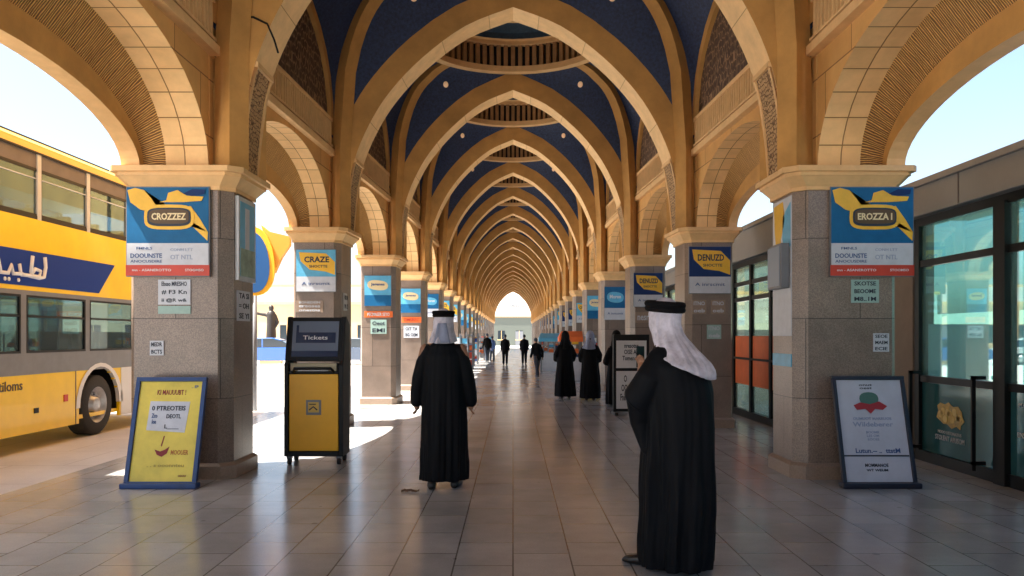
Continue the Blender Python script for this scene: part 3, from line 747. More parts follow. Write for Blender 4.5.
# lower skin with wheel cut-out on both sides
def side_skin(xa, xb, lo):
    segs = [(Y0, wy-.62), (wy+.62, Y1)]
    for a, b in segs: m.box(xa, xb, a, b, .24, 1.03)
    arc = [(wy+.62*math.cos(a), .47+.62*math.sin(a)) for a in [PI*k/12 for k in range(13)]]
    for a, b in zip(arc, arc[1:]):
        y0_, y1_ = b[0], a[0]
        z = (a[1]+b[1])/2
        if z < 1.03: m.box(xa, xb, y0_, y1_, z, 1.03)
for xa, xb in ((-.05, 0), (-BW, -BW+.05)): side_skin(xa, xb, 0)
m.box(-BW+.05, -.05, Y0, Y1, .30, .36); m.box(-BW+.05, -.05, Y1-.05, Y1, .3, 1.03); m.box(-BW+.05, -.05, Y0, Y0+.05, .3, 1.03)
for xa, xb in ((-.06, .0), (-BW, -BW+.06)):
    m.box(xa, xb, Y0, Y1, 2.16, 3.14)
m.box(-BW+.06, -.06, Y0, Y1, 2.2, 2.34)
body = m.build('body', M_yel2, bus)
# roof
m = MB(); rp = []
for x, z in ((0, 4.06), (-.02, 4.17), (-.10, 4.25), (-.3, 4.29), (-BW+.3, 4.29), (-BW+.1, 4.25), (-BW+.02, 4.17), (-BW, 4.06), (-BW+.05, 4.02), (-.05, 4.02)): rp.append((x, z))
m.prismy(rp, Y0, Y1); m.build('roof', mat('roof_yellow', (.80,.55,.12), .4), bus)
m = MB(); m.box(.0, .012, Y0, Y1, 4.20-.005, 4.215); m.box(-.0, .02, Y0, Y1, 4.035, 4.06); m.build('gutter', M_black, bus)
m = MB(); m.box(-BW+.08, -.08, Y0+.05, Y1-.05, 3.97, 4.0); m.build('ceiling_liner', mat('liner_blue_grey', (.34,.44,.48), .6), bus)
# grey belt
m = MB()
for xa, xb in ((-.05, .004), (-BW-.004, -BW+.05)):
    m.box(xa, xb, Y0, Y1, 1.03, 1.32); m.box(xa, xb, Y0, Y1, 2.10, 2.16)
    for k in range(-3, 5):
        yy = .62+1.58*k if k < 1 else (2.22 if k == 1 else 2.22+1.55*(k-1))
        if Y0 < yy < Y1-.2: m.box(xa, xb, yy-.06, yy+.06, 1.32, 2.10)
    m.box(xa, xb, Y1-.1, Y1, 1.32, 2.10)
m.build('window_band', M_grey, bus)
edges = [yy for yy in (.62-1.58*3, .62-1.58*2, .62-1.58, .62, 2.22, 2.22+1.55, 2.22+3.1, Y1-.04) if Y0 < yy < Y1]
for a, b in zip(edges, edges[1:]):
    for sd, xx in ((0, -.022), (1, -BW+.018)):
        m = MB(); m.box(xx, xx+.006, a+.06, b-.06, 1.32, 2.10); w_ = m.build('lower_window', M_bglass, bus)
        if not sd:
            m = MB(); m.box(-.015, .006, a+.06, b-.06, 1.80, 1.83); m.box(-.015,.006,a+.06,a+.09,1.32,2.1); m.box(-.015,.006,b-.09,b-.06,1.32,2.1)
            m.box(-.015,.006,a+.09,b-.09,1.32,1.35); m.box(-.015,.006,a+.09,b-.09,2.07,2.1); m.build('window_frame', M_black, w_)
# upper deck windows
ue = [Y0+.1+1.27*k for k in range(9)]
for off in range(2):
    pass
m = MB()
for xa, xb in ((-.05, .0), (-BW, -BW+.05)):
    m.box(xa, xb, Y0, Y1, 3.14, 3.19); 
m.build('sill_rail', M_black, bus)
ue = [.98+1.27*k for k in range(-4, 5) if Y0 < .98+1.27*k < Y1]
for yy in ue+[Y1-.05, Y0+.05]:
    for xx in (-.05, -BW):
        m = MB(); m.box(xx, xx+.052, yy-.045, yy+.045, 3.14, 4.04); m.build('upper_pillar', M_lgrey, bus)
ue2 = [Y0+.05]+ue+[Y1-.05]
for a, b in zip(ue2, ue2[1:]):
    for sd, xx in ((0, -.03), (1, -BW+.02)):
        m = MB(); m.box(xx, xx+.006, a+.045, b-.045, 3.19, 4.04); w_ = m.build('upper_window', M_bglass, bus)
        if not sd:
            m = MB(); m.box(-.023, -.018, a+.045, b-.045, 3.84, 4.04); m.box(-.06, -.05, a+.045, b-.045, 3.48, 3.82); m.build('blind', M_shade, w_)
            m = MB(); m.box(-.02, -.012, a+.045, b-.045, 3.80, 3.84); m.box(-.02, -.01, a+.045, b-.045, 3.19, 3.215); m.box(-.02,-.01,a+.045,a+.075,3.19,4.04); m.build('window_frame', M_black, w_)
            m = MB(); m.tube([(-.02, a+.06, 3.70), (-.02, b-.05, 3.70)], .008, 6); m.build('grab_rail', M_white, w_)
m = MB()
for yy in [Y0+.8+.85*k for k in range(11)]:
    for xx in (-.9, -2.1):
        m.box(xx, xx+.42, yy, yy+.1, 2.75, 3.42); m.box(xx, xx+.42, yy, yy+.42, 2.75, 2.82)
        m.box(xx, xx+.42, yy, yy+.1, .8, 1.62)
m.build('seats', mat('seat_blue', (.05,.09,.16), .8), bus).name = 'seat_row'
# blue banner
m = MB(); m.add([(.006, Y0, 2.68), (.006, 3.05, 2.70), (.006, 2.55, 2.22), (.006, Y0, 2.22), (.0, Y0, 2.68), (.0, 3.05, 2.70), (.0, 2.55, 2.22), (.0, Y0, 2.22)],
   [(0,1,2,3),(4,7,6,5),(0,4,5,1),(1,5,6,2),(2,6,7,3),(3,7,4,0)]); bn = m.build('banner', mat('banner_blue', (.004,.035,.24), .6, spec=.15), bus)
m = MB()
def strk(pts, r=.028): m.tube([(.010, yy, zz) for yy, zz in pts], r, 6, 0, (1, 1))
strk([(1.08,2.64),(1.10,2.50),(1.06,2.36),(.96,2.345),(.72,2.36)])                       # lam
strk([(.80,2.63),(.76,2.40)]); strk([(.76,2.37),(.86,2.46),(.98,2.44),(.95,2.36),(.72,2.36),(.55,2.36)])   # tah
strk([(.60,2.36),(.54,2.38),(.51,2.50)]); strk([(.54,2.37),(.38,2.36),(.34,2.47),(.28,2.36),(.10,2.36)])
strk([(.12,2.36),(.08,2.52),(-.02,2.38),(-.2,2.36),(-.3,2.46),(-.36,2.36),(-.8,2.36)])
for yy, zz in ((.50,2.285),(.30,2.285),(.22,2.285)): m.cyl((.004,yy,zz), 'x', .026, .012, 10)
m.build('arabic_lettering', M_white, bn)
TM = Matrix.Translation((.004, -.28, .90)) @ Matrix.Rotation(PI/2, 4, 'Z')
text('ontinlmivison &tiloms', 1.75, .13, mat('dark_brown_ink', (.08,.05,.03), .5), body, TM, 'side_lettering', .003, .01)
for yy, mt in ((-.10, M_black), (.90, M_black), (1.62, M_red)):
    m = MB(); m.box(0, .012, yy-.05, yy+.05, .50 if mt is M_black else .60, .57 if mt is M_black else .70); m.build('side_marker', mt, bus)
m = MB(); m.box(0, .005, wy-.72, wy-.70, .24, 1.03); m.box(0,.005,-1.2,-1.18,.24,1.03); m.build('panel_seam', M_shade, bus)
# white wheel arch and front skirt
m = MB()
arc = [PI*.0+PI*k/14 for k in range(15)]
ri = [(wy+.60*math.cos(a), .47+.60*math.sin(a)) for a in arc]; ro = [(wy+.71*math.cos(a), .47+.66*math.sin(a)) for a in arc]
m.grid([[(.008,y,z) for y,z in ri],[(.008,y,z) for y,z in ro]]); m.grid([[(-.05,y,z) for y,z in ri],[(.008,y,z) for y,z in ri]])
m.box(.0, .008, wy+.66, Y1, .24, 1.03)
m.build('white_skirt', mat('bus_white', (.62,.62,.62), .35), bus)
m = MB(); m.box(-.9, -.06, wy-.62, wy+.62, 1.06, 1.10); m.box(-.9, -.88, wy-.62, wy+.62, .3, 1.08); m.box(-.9,-.06,wy-.64,wy-.62,.3,1.1); m.box(-.9,-.06,wy+.62,wy+.64,.3,1.1); m.build('wheel_well', M_drk, bus)
def wheel(parent, x, y, r, w, mt=M_rim):
    m = MB(); n = 28
    prof = [(0, r*.60), (.0, r*.93), (.03, r), (w-.03, r), (w, r*.93), (w, r*.60)]
    rows = [[(x-dx, y+rr*math.cos(2*PI*k/n), r+rr*math.sin(2*PI*k/n)) for k in range(n)] for dx, rr in prof]
    m.grid(rows, 0, None, True, True); t = m.build('wheel', M_tyre, parent)
    m = MB(); rows = [[(x-dx, y+rr*math.cos(2*PI*k/n), r+rr*math.sin(2*PI*k/n)) for k in range(n)] for dx, rr in ((.005, r*.66), (.0, r*.60), (.09, r*.52), (.10, r*.30), (.02, r*.26), (.01, r*.16), (.01, .005))]
    m.grid(rows, 0, None, True, True)
    for k in range(10):
        a = 2*PI*k/10; m.cyl((x-.11, y+r*.40*math.cos(a), r+r*.40*math.sin(a)), 'x', r*.045, .05, 6)
    m.build('rim', mt, t)
    m = MB()
    for k in range(8):
        a = 2*PI*(k+.5)/8; m.cyl((x-.10, y+r*.41*math.cos(a), r+r*.41*math.sin(a)), 'x', r*.075, .006, 10)
    m.build('rim_holes', M_drk, t).name = 'rim_hole'
wheel(bus, -.04, wy, .47, .30); wheel(bus, -BW+.34, wy, .47, .30); wheel(bus, -.04, -3.2, .47, .30); wheel(bus, -BW+.34, -3.2, .47, .30)

# ------------------------------------------------------------------ outside left
# round blue sign with yellow rim behind the first pillar
e = empty('roadside_sign', (-5.36, 16.6, 0), 0, 'blue oval sign board with yellow rim and orange wing behind the first pillar', 'sign')
m = MB(); m.cyl((0,0,0), 'z', .05, 2.6, 10); m.build('post', M_grey, e)
m = MB(); m.prismy(blob(0, 3.1, .42, .72, 28, 2.2, .12), -.06, .0); m.build('rim', M_yel, e)
m = MB(); m.prismy(blob(-.05, 3.08, .37, .64, 28, 2.2, .12), -.075, -.06); m.build('face', mat('blue_face', (.01,.09,.30), .4), e)
m = MB(); m.prismy([(.12,3.86),(.3,3.72),(.72,3.62),(.72,3.44),(.54,3.17),(.40,2.86),(.34,2.86),(.30,3.3)], .02, .16); m.build('wing', mat('orange_gold', (.72,.36,.05), .5), e)
# statue
e = empty('statue', (-13.6, 45.0, 0), .2, 'dark bronze statue with one arm stretched out on a plinth beyond the cars', 'statue')
m = MB(); m.box(-.6,.6,-.6,.6,0,1.2); m.build('plinth', M_beige, e, bevel=.03)
m = MB(); m.cap([(0,0,1.3),(0,0,2.2),(0,0,2.75)], [.30,.24,.26], 12); m.cap([(0,0,2.75),(0,0,3.0)], [.12,.11]); m.ell((0,0,3.12),(.15,.16,.19)); m.cap([(-.2,0,2.72),(-.6,0,2.78),(-1.2,0,2.92)], [.11,.09,.07]); m.cap([(.2,0,2.7),(.36,0,2.3),(.2,-.1,2.0)], [.11,.09,.07]); m.cap([(-.12,0,1.2),(-.1,0,1.9)], [.14,.17]); m.cap([(.14,0,1.2),(.1,0,1.9)], [.14,.17])
m.cap([(-1.2,0,2.92),(-1.35,0,2.95)], [.09,.06])
remesh(m, 'figure', [M_bronze], e, .03, 3)
# cars
def car(loc, rz, body_mat, label):
    c = empty('parked_car', loc, rz, label, 'car', 'cars parked beyond the bus lane')
    L_, w = 4.3, .86
    def prof(x0, pts, mt, name, par, wid, top=None):
        m = MB(); n = len(pts)
        rows = []
        for yy, k in ((-wid,.97),(-wid*.93,1),(wid*.93,1),(wid,.97)): rows.append([(x, yy, .5+(z-.5)*k) for x, z in pts])
        m.rings(rows, 0, False); return m.build(name, mt, par, bevel=.02)
    b = prof(0, [(-2.1,.35),(-2.12,.62),(-1.98,.86),(-1.3,.93),(1.1,.95),(1.95,.84),(2.14,.66),(2.12,.35),(1.7,.25),(-1.7,.25)], body_mat, 'body', c, w)
    cb = prof(0, [(-1.75,.92),(-1.35,1.28),(-.9,1.42),(.2,1.44),(.7,1.30),(1.25,.94)], M_cglass, 'cabin_glass', c, w*.88)
    prof(0, [(-1.32,1.31),(-.9,1.44),(.2,1.46),(.68,1.33),(.2,1.40),(-.9,1.39)], body_mat, 'roof', c, w*.86)
    for yy in (-w*.88, w*.86):
        m = MB(); m.box(-.35,-.27,yy-.005,yy+.02,.93,1.42); m.build('door_pillar', body_mat, c)
    for x in (-1.3, 1.3):
        for yy in (-w+.02, w-.22+.0):
            m = MB(); m.cyl((x, yy-.02, .32), 'y', .32, .22, 20); t = m.build('wheel', M_tyre, c); m = MB(); m.cyl((x, yy-.03 if yy < 0 else yy+.19, .32), 'y', .19, .03, 14); m.build('rim', M_rim, t)
    for yy in (-.6, .6):
        m = MB(); m.box(2.06,2.15,yy-.15,yy+.15,.62,.74); m.build('headlight', M_white, c)
        m = MB(); m.box(-2.15,-2.06,yy-.14,yy+.14,.68,.80); m.build('tail_light', M_red, c)
    return c
car((-13.0, 43.0, 0), .1, M_carb, 'bright blue car parked in front of the bronze statue')
car((-8.9, 44.0, 0), PI*.9, M_card, 'dark blue car glimpsed between the second and third pillars')
car((-18.2, 43.6, 0), 0.0, M_lgrey, 'silver car parked behind the blue car, towards the bus')
# low beige buildings and pale block
def _b(): pass
def building(loc, rz, L_, D, H_, mt, label, cols, wz=(1.0, 2.4), ww=1.1, name='low_building', floors=1):
    b = empty(name, loc, rz, label, 'building')
    m = MB(); m.box(0, L_, 0, D, 0, H_); m.build('wall', mt, b)
    m = MB(); m.box(-.15, L_+.15, -.15, D+.15, H_-.02, H_+.22); m.build('cornice', M_trim, b)
    for f in range(floors):
        for k in range(cols):
            x = (k+.5)*L_/cols; z0 = wz[0]+f*3.4
            m = MB(); m.box(x-ww/2, x+ww/2, -.04, .0, z0, wz[1]+f*3.4); w_ = m.build('window', M_cglass, b)
            m = MB(); m.box(x-ww/2-.08, x+ww/2+.08, -.07, 0, z0-.12, z0); m.box(x-.03,x+.03,-.06,-.04,z0,wz[1]+f*3.4); m.build('frame', M_trim, w_)
    m = MB(); m.box(L_/2-.6, L_/2+.6, -.05, -.045+.04, 0, 2.3) if floors == 1 else m.box(L_/2-.5, L_/2+.5, -.052, -.041, 0, 2.2); m.build('door', M_grey, b)
    return b
building((-40, 62, 0), 0, 33, 8, 4.0, M_beige, 'long low beige building beyond the parked cars', 11)
building((-55, 82, 0), 0, 45, 10, 6.6, M_pale, 'pale block rising behind the low beige building', 12, floors=1, name='pale_block')
building((9, 66, 0), 0, 26, 8, 5.0, M_pale, 'pale low building outside behind the shops', 8)

# ------------------------------------------------------------------ far end
e = building((-9, 128, 0), 0, 20, 9, 4.6, mat('grey_green_wall', (.10,.115,.10), .8), 'grey green low building seen through the far arch', 7, name='low_building')
b2 = building((-14, 165, 0), 0, 30, 10, 11.5, M_pale, 'tall pale building with lettering beyond the far arch', 10, floors=1, name='tall_building')
text('KRANAGEMENT', 4.6, .75, M_grey, b2, Matrix.Translation((14.8, -.12, 9.1)), 'lettering', .03)
text('B..A AMRAEDNL', 5.4, .75, M_grey, b2, Matrix.Translation((14.2, -.12, 7.6)), 'lettering', .03)

# ------------------------------------------------------------------ shop fronts on the right
def shop(x, y0, y1, posts, trans, top, ftop, gl, label, decal=False, pd=.11):
    s = empty('shop', (x, y0, 0), 0, label, 'shop')
    L_ = y1-y0
    m = MB(); m.box(0.0, .12, 0, L_, top, top+.10); m.box(0, .10, 0, L_, 0, .13)
    for py in posts: m.box(-.01, pd, py-y0-.05, py-y0+.05, .13, top)
    for z in trans: m.box(.005, pd-.015, 0, L_, z-.04, z+.04)
    m.build('frame', M_black, s)
    m = MB(); m.box(-.12, .75, -.1, L_+.1, top+.10, ftop); m.box(-.16, .0, -.1, L_+.1, ftop-.05, ftop+.03)
    m.build('fascia', M_fascia, s, bevel=.01)
    pp = sorted(posts)
    for a, b in zip(pp, pp[1:]):
        zs = [.13]+list(trans)+[top]
        for z0, z1 in zip(zs, zs[1:]):
            m = MB(); m.box(.035, .042, a-y0+.05, b-y0-.05, z0+.045*(z0 > .2), z1-.045*(z1 < top)); m.build('window_pane', M_sfilm if (decal and z0 < .2) else gl, s)
    m = MB(); m.box(3.4, 3.5, 0, L_, 0, 1.95); m.build('rear_wall', M_pale, s); m = MB(); m.box(.1, 3.5, -.08, 0, 0, 1.7); m.build('end_wall', M_pale, s); m = MB(); m.box(.1, 3.5, L_, L_+.08, 0, 1.7); m.build('end_wall', M_pale, s)
    m = MB(); m.box(.1, 3.4, 0, L_, .004, .02); m.build('shop_floor', M_lgrey, s)
    return s
s1 = shop(5.08, 2.2, 10.12, [2.3, 4.05, 5.4, 6.75, 8.32, 10.05], [1.02, 2.45], 2.92, 3.42, M_sglass, 'teal glazed shop front with black frames beside the near pillar', True)
m = MB(); m.box(-.13,-.12,4.2-2.2,4.215-2.2,3.03,3.40); m.box(-.13,-.12,8.9-2.2,8.915-2.2,3.03,3.40); m.box(-.13,-.12,6.6-2.2,6.615-2.2,3.03,3.40); m.build('fascia_joint', M_shade, s1)
# thick door post + handles
m = MB(); m.box(-.03,.12,8.22-2.2,8.42-2.2,0,2.95); m.build('door_post', M_black, s1)
for yy in (8.62, 9.98):
    m = MB(); m.box(-.15,-.11,yy-2.2-.03,yy-2.2+.0,.10,1.12); m.box(-.15,0,yy-2.2-.03,yy-2.2,1.08,1.12); m.box(-.15,.0,yy-2.2-.03,yy-2.2,.16,.20)
    m.build('door_handle', M_black, s1)
# decals on the lower glass panes
def decal_set(y, wr, dark):
    M = Matrix.Translation((.030, y-2.2, 0)) @ Matrix.Rotation(-PI/2, 4, 'Z')
    rnd = random.Random(3)
    m = MB()
    pts = blob(0, .62, .30, .13, 22, 2.2, -.12); pts = [(a*(1+.14*math.sin(5*i)), .62+(b-.62)*(1+.18*math.cos(3*i))) for i, (a, b) in enumerate(pts)]
    m.prismy(pts, -.004, 0, 0, M); d_ = m.build('gold_graphic', mat('gold_decal', (.62,.40,.05), .4, nscale=12, namt=.4), s1)
    m = MB()
    for k in range(9):
        m.prismy(blob(-.2+.05*k, .62+.05*math.sin(2.3*k), .05, .045, 10), -.008, -.004, 0, M)
    m.build('graphic_detail', mat('gold_decal_light', (.85,.6,.15), .4), d_)
    text('MODO USTONATUS', .50, .035, M_white, s1, M @ Matrix.Translation((-.02, 0, .41)))
    text('STOLENT ABUSOM', .62, .06, M_white, s1, M @ Matrix.Translation((-.02, 0, .34)))
decal_set(9.35, .3, 1)
M = Matrix.Translation((.030, 7.6-2.2, 0)) @ Matrix.Rotation(-PI/2, 4, 'Z')
text('PUSH', .16, .04, M_white, s1, M @ Matrix.Translation((-.4, 0, .85))); text('EINSAD', .2, .05, M_white, s1, M @ Matrix.Translation((-.4, 0, .55)))
# things inside shop
for yy, h_, mt in ((3.2, 1.1, M_wprint), (5.0, .95, M_lgrey), (7.2, 1.3, M_beige)):
    c = empty('shop_counter', (6.9, yy, .02), 0, {3.2:'white counter deep inside the teal shop, nearest the camera', 5.0:'grey counter in the middle of the teal shop', 7.2:'beige counter seen through the teal shop windows'}[yy], 'counter')
    m = MB(); m.box(0,.6,0,1.3,0,h_-.05); m.build('cabinet', mt, c, bevel=.01); m = MB(); m.box(-.04,.64,-.04,1.34,h_-.05,h_); m.build('worktop', M_white, c)
for n_, yy in enumerate((8.9, 9.35)):
    sh_ = empty('shelf_unit', (7.6, yy-.2, .02), 0, ('white' if n_ else 'beige')+' shelf unit against the back of the teal shop', 'shelf')
    m = MB(); m.box(0,.4,0,.03,0,2.0+.2*n_); m.box(0,.4,.38,.41,0,2.0+.2*n_); m.build('side_panel', M_wprint if n_ else M_beige, sh_)
    m = MB()
    for z in (.1,.6,1.1,1.6,1.95): m.box(0,.4,.03,.38,z,z+.03)
    m.build('shelf', M_wprint if n_ else M_beige, sh_)
m = MB(); m.box(-.02, .25, 7.93, 9.15, 0, 3.02); m.build('pilaster', M_beigeg, s1)
s2 = shop(4.42, 11.4, 19.0, [11.45, 12.6, 13.75, 14.9, 16.05, 17.3, 18.95], [2.26, 2.56], 2.88, 3.56, M_sglass2, 'pale glazed shop front with orange panels beyond the near pillar', False, .062)
m = MB(); m.box(.0-.02, .0, .2, 7.5, 1.10, 1.14); m.build('push_bar', M_black, s2)
for a_, b_ in zip([11.45, 12.6, 13.75, 14.9, 16.05, 17.3], [12.6, 13.75, 14.9, 16.05, 17.3, 18.95]):
    m = MB(); m.box(.028, .033, a_-11.4+.05, b_-11.4-.05, .62, 1.55); m.build('orange_film', M_orange, s2)
m = MB(); m.box(-.15, -.12, .4, 1.5, 3.0, 3.5); m.build('orange_fascia_panel', M_orange, s2)
shop(4.3, 20.5, 60, [20.6+1.6*k for k in range(25)], [2.3], 2.8, 3.3, M_sglass2, 'long pale shop front running beside the distant pillars')

# ------------------------------------------------------------------ stalls and racks in the distance
cols = [M_red, M_cyan, M_white, M_navyp, M_yel, M_wprint, M_inkb, M_orange, M_lgrey]
def rack(loc, label, group, h=1.7, w=.9, seed=1):
    r = empty('display_rack', loc, PI/2 if loc[0] < 0 else -PI/2, label, 'display rack', group)
    rn = random.Random(seed)
    m = MB()
    for x in (-w/2, w/2):
        for y in (0, .35): m.box(x-.02, x+.02, y-.02, y+.02, 0, h)
    for z in (.15,.5,.85,1.2,1.55):
        if z < h: m.box(-w/2+.02, w/2-.02, -.02, .37, z, z+.02)
    m.build('frame', M_grey, r)
    m = MB()
    for z in (.17,.52,.87,1.22):
        x = -w/2+.05
        while x < w/2-.1:
            ww = rn.uniform(.05,.14); m.box(x, x+ww, .02, .3, z, z+rn.uniform(.12,.28), rn.randrange(len(cols))); x += ww+.02
    o = m.build('goods', cols, r); return r
lab_l = ['rack of small colourful goods along the distant bus side pillars']
n = 0
for y in (31, 35, 38, 41, 44, 52, 57, 63, 70):
    rack((-2.02+.05*(n % 3)+.002*(y-30), y, 0), lab_l[0], 'racks along the distant bus side pillars', 1.55+.1*(n % 3), .9, n); n += 1
for y in (25.3, 32.0, 39, 43, 50, 57, 65):
    rack((2.3-.004*(y-26), y, 0), 'rack of small colourful goods along the distant shop side pillars', 'racks along the distant shop side pillars', 1.6, 1.3, n); n += 1
def stall(loc, label, mt, w=1.2, h=1.45):
    r = empty('covered_stall', loc, 0, label, 'stall')
    for x in (-w/2, w/2):
        for y in (-.4,.4):
            m = MB(); m.cyl((x,y,0),'z',.02,h,8); m.build('post', M_grey, r)
    m = MB(); m.add([(-w/2-.1,-.5,h),(w/2+.1,-.5,h),(w/2+.1,.5,h),(-w/2-.1,.5,h),(-w/2,0,h+.22),(w/2,0,h+.22),(-w/2-.1,-.5,h-.15),(w/2+.1,-.5,h-.15),(w/2+.1,.5,h-.15),(-w/2-.1,.5,h-.15)],
        [(0,1,5,4),(2,3,4,5),(1,2,5),(3,0,4),(0,6,7,1),(1,7,8,2),(2,8,9,3),(3,9,6,0)]); m.build('cover', mt, r)
    m = MB(); m.box(-w/2,w/2,-.38,.38,.0,.8); m.build('table', M_wprint, r); return r
stall((1.85, 36, 0), 'low stall under a sky blue cover beyond the stooping walker', M_cyan)
stall((2.2, 28.2, 0), 'small stall under an orange red cover against the shop side pillars', M_orange, 1.0, 1.5)

# ------------------------------------------------------------------ people
def hand(mb, wrist, d, side, k=1.0, thumb=Vector((0,1,0))):
    """palm with five curled fingers; d points from wrist to fingers"""
    d = Vector(d).normalized(); t = (thumb - d*thumb.dot(d)).normalized(); n = d.cross(t)*side
    w = Vector(wrist)
    mb.cap([w, w+d*.045*k, w+d*.085*k], [.024*k, .032*k, .030*k], 10, 0, (1, 1) )
    for j, (off, ln) in enumerate(((.027,.070),(.009,.078),(-.009,.073),(-.026,.058))):
        b = w+d*.08*k+t*off*k; 
        mb.cap([b, b+d*ln*.45*k+n*.006*k, b+d*ln*.8*k+n*.022*k, b+d*ln*.95*k+n*.040*k], [.0095*k,.009*k,.0082*k,.007*k], 8)
    b = w+d*.03*k+t*.026*k
    mb.cap([b, b+d*.028*k+t*.022*k, b+d*.058*k+t*.026*k+n*.012*k], [.0115*k,.0105*k,.0085*k], 8)
def head(mb, c, k=1.0):
    c = Vector(c)                                   # centre of head, face towards +Y
    mb.ell(c+Vector((0,-.01,.025))*k, (.077*k,.097*k,.098*k), 18, 14)
    mb.cap([c+Vector((0,.035,-.02))*k, c+Vector((0,.05,-.085))*k], [.062*k,.042*k], 12)
    mb.cap([c+Vector((0,.088,.02))*k, c+Vector((0,.108,-.02))*k], [.010*k,.015*k], 8)
    mb.cap([c+Vector((-.022,.086,-.055))*k, c+Vector((.022,.086,-.055))*k], [.009*k,.009*k], 8)
    mb.cap([c+Vector((-.045,.078,.035))*k, c+Vector((.045,.078,.035))*k], [.010*k,.010*k], 8)
    for s in (-1, 1): mb.ell(c+Vector((s*.078,-.005,0))*k, (.012*k,.022*k,.033*k), 10, 8)
def eyes(parent, c, k=1.0):
    for s in (-1, 1):
        m = MB(); m.ell((c[0]+s*.03*k, c[1]+.083*k, c[2]+.012*k), (.012*k,.008*k,.008*k), 10, 8); m.build('eye', M_ink, parent)
from mathutils import noise as NZ
def folds(th, z, A, ks=(9, 14, 23), ph=(0, 1.3, 2.1)):
    c, s_ = math.cos(th), math.sin(th); o = ph[0]*3.7
    return A*(1.7*NZ.noise(Vector((2.4*c+o, 2.4*s_, z*.55)))+1.5*NZ.noise(Vector((5.5*c, 5.5*s_+o, z*.8+3)))+.8*NZ.noise(Vector((11*c, 11*s_+o, z*1.6)))+.35*NZ.noise(Vector((4*c+o, 4*s_, z*7))))
def folds_old(th, z, A, ks=(9, 14, 23), ph=(0, 1.3, 2.1)):
    return A*(math.sin(ks[0]*th+ph[0]+1.2*z)+.6*math.sin(ks[1]*th+ph[1]-1.5*z)+.35*math.sin(ks[2]*th+ph[2]))
def robe_loft(mb, prof, n=96, amp=lambda z: .01, seed=0):
    rows = []
    for (z, rx, ry, cx, cyy) in prof:
        row = []
        for k in range(n):
            th = 2*PI*k/n; f = folds(th, z, amp(z), ph=(seed, 1.3+seed, 2.1+seed*2))
            row.append((cx+(rx+f)*math.cos(th), cyy+(ry+f)*math.sin(th), z))
        rows.append(row)
    mb.rings(rows)
def interp(prof, m=5):
    out = []
    for i in range(len(prof)-1):
        for k in range(m):
            t = k/m; t2 = t*t*(3-2*t); out.append(tuple([prof[i][0]*(1-t)+prof[i+1][0]*t] + [prof[i][j]*(1-t2)+prof[i+1][j]*t2 for j in range(1, 5)]))
    out.append(prof[-1]); return out
def scarf(parent, c, k=1.0, back=.42, sh=.22, mt=M_scarf, seed=0, open_=2.35, skew=0, front=.22, th0=0.0, lean=0.0):
    """cloth over head c: grid wrapped round the back; theta=0 is the back (-Y)"""
    c = Vector(c); rows = []; NTH = 60; NR_ = 26
    for i in range(NR_+1):
        v = i/NR_; row = []
        for j in range(NTH+1):
            th = -open_ + 2*open_*j/NTH
            ln = (front+(back-front)*max(0, math.cos((th-skew)*.62))**1.6)
            if v < .38:
                a = v/.38*PI/2; shift = 0; r = .106*math.sin(a); z = .125*math.cos(a)*1.02+.01
                rx, ry = r*.92, r*1.12; dz = z
            else:
                w = (v-.38)/.62; dz = .01-w*ln
                ft = max(0, min(1, (math.cos(th)+.75)/1.1)); ft = ft*ft*(3-2*ft)
                fl = .10 + (sh-.10)*max(0, min(1, (-dz-.09)/.20))*ft
                rx, ry = fl*1.02, max(.108, fl*.9)
                shift = lean*max(0, min(1, (-dz-.05)/.28))
            f = folds(th, dz*3, .0015+.030*max(0, v-.33), (7, 11, 19), (seed, seed*2, 1))
            x = (rx+f)*math.sin(th+th0); y = -(ry+f)*math.cos(th+th0)-shift
            row.append((c.x+x*k, c.y+(y-.012)*k, c.z+dz*k))
        rows.append(row)
    m = MB(); m.grid(rows, 0, None, True)
    o = m.build('headscarf', mt, parent, fixn=False)
    sm = o.modifiers.new('s', 'SOLIDIFY'); sm.thickness = .007; sm.offset = 1
    return o
def agal(parent, c, k=1.0, r=.022, tilt=0):
    m = MB(); n = 28
    for dz in (0, .030):
        pts = []
        for j in range(n+1):
            a = 2*PI*j/n; pts.append((c[0]+(.100+.004*(dz > 0))*math.cos(a)*k, c[1]+(-.012+.118*math.sin(a))*k, c[2]+(.062+dz+tilt*math.sin(a))*k))
        m.tube(pts, r*k*.85, 8)
    m.build('head_cord', M_robe2, parent)
def shoe(parent, x, y, ang=0, k=1.0, lift=0):
    m = MB(); M = Matrix.Translation((x, y, lift)) @ Matrix.Rotation(ang, 4, 'Z')
    rows = []
    for yy, w, h in ((-.09,.030,.05),(-.07,.040,.075),(-.02,.042,.085),(.05,.046,.065),(.11,.050,.050),(.16,.042,.040),(.185,.018,.022)):
        rows.append([M @ Vector((w*k*math.cos(2*PI*j/14), yy*k, max(0, h*k*.5+h*k*.55*math.sin(2*PI*j/14)))) for j in range(14)])
    m.rings(rows); m.build('shoe', M_shoe, parent, bevel=0)

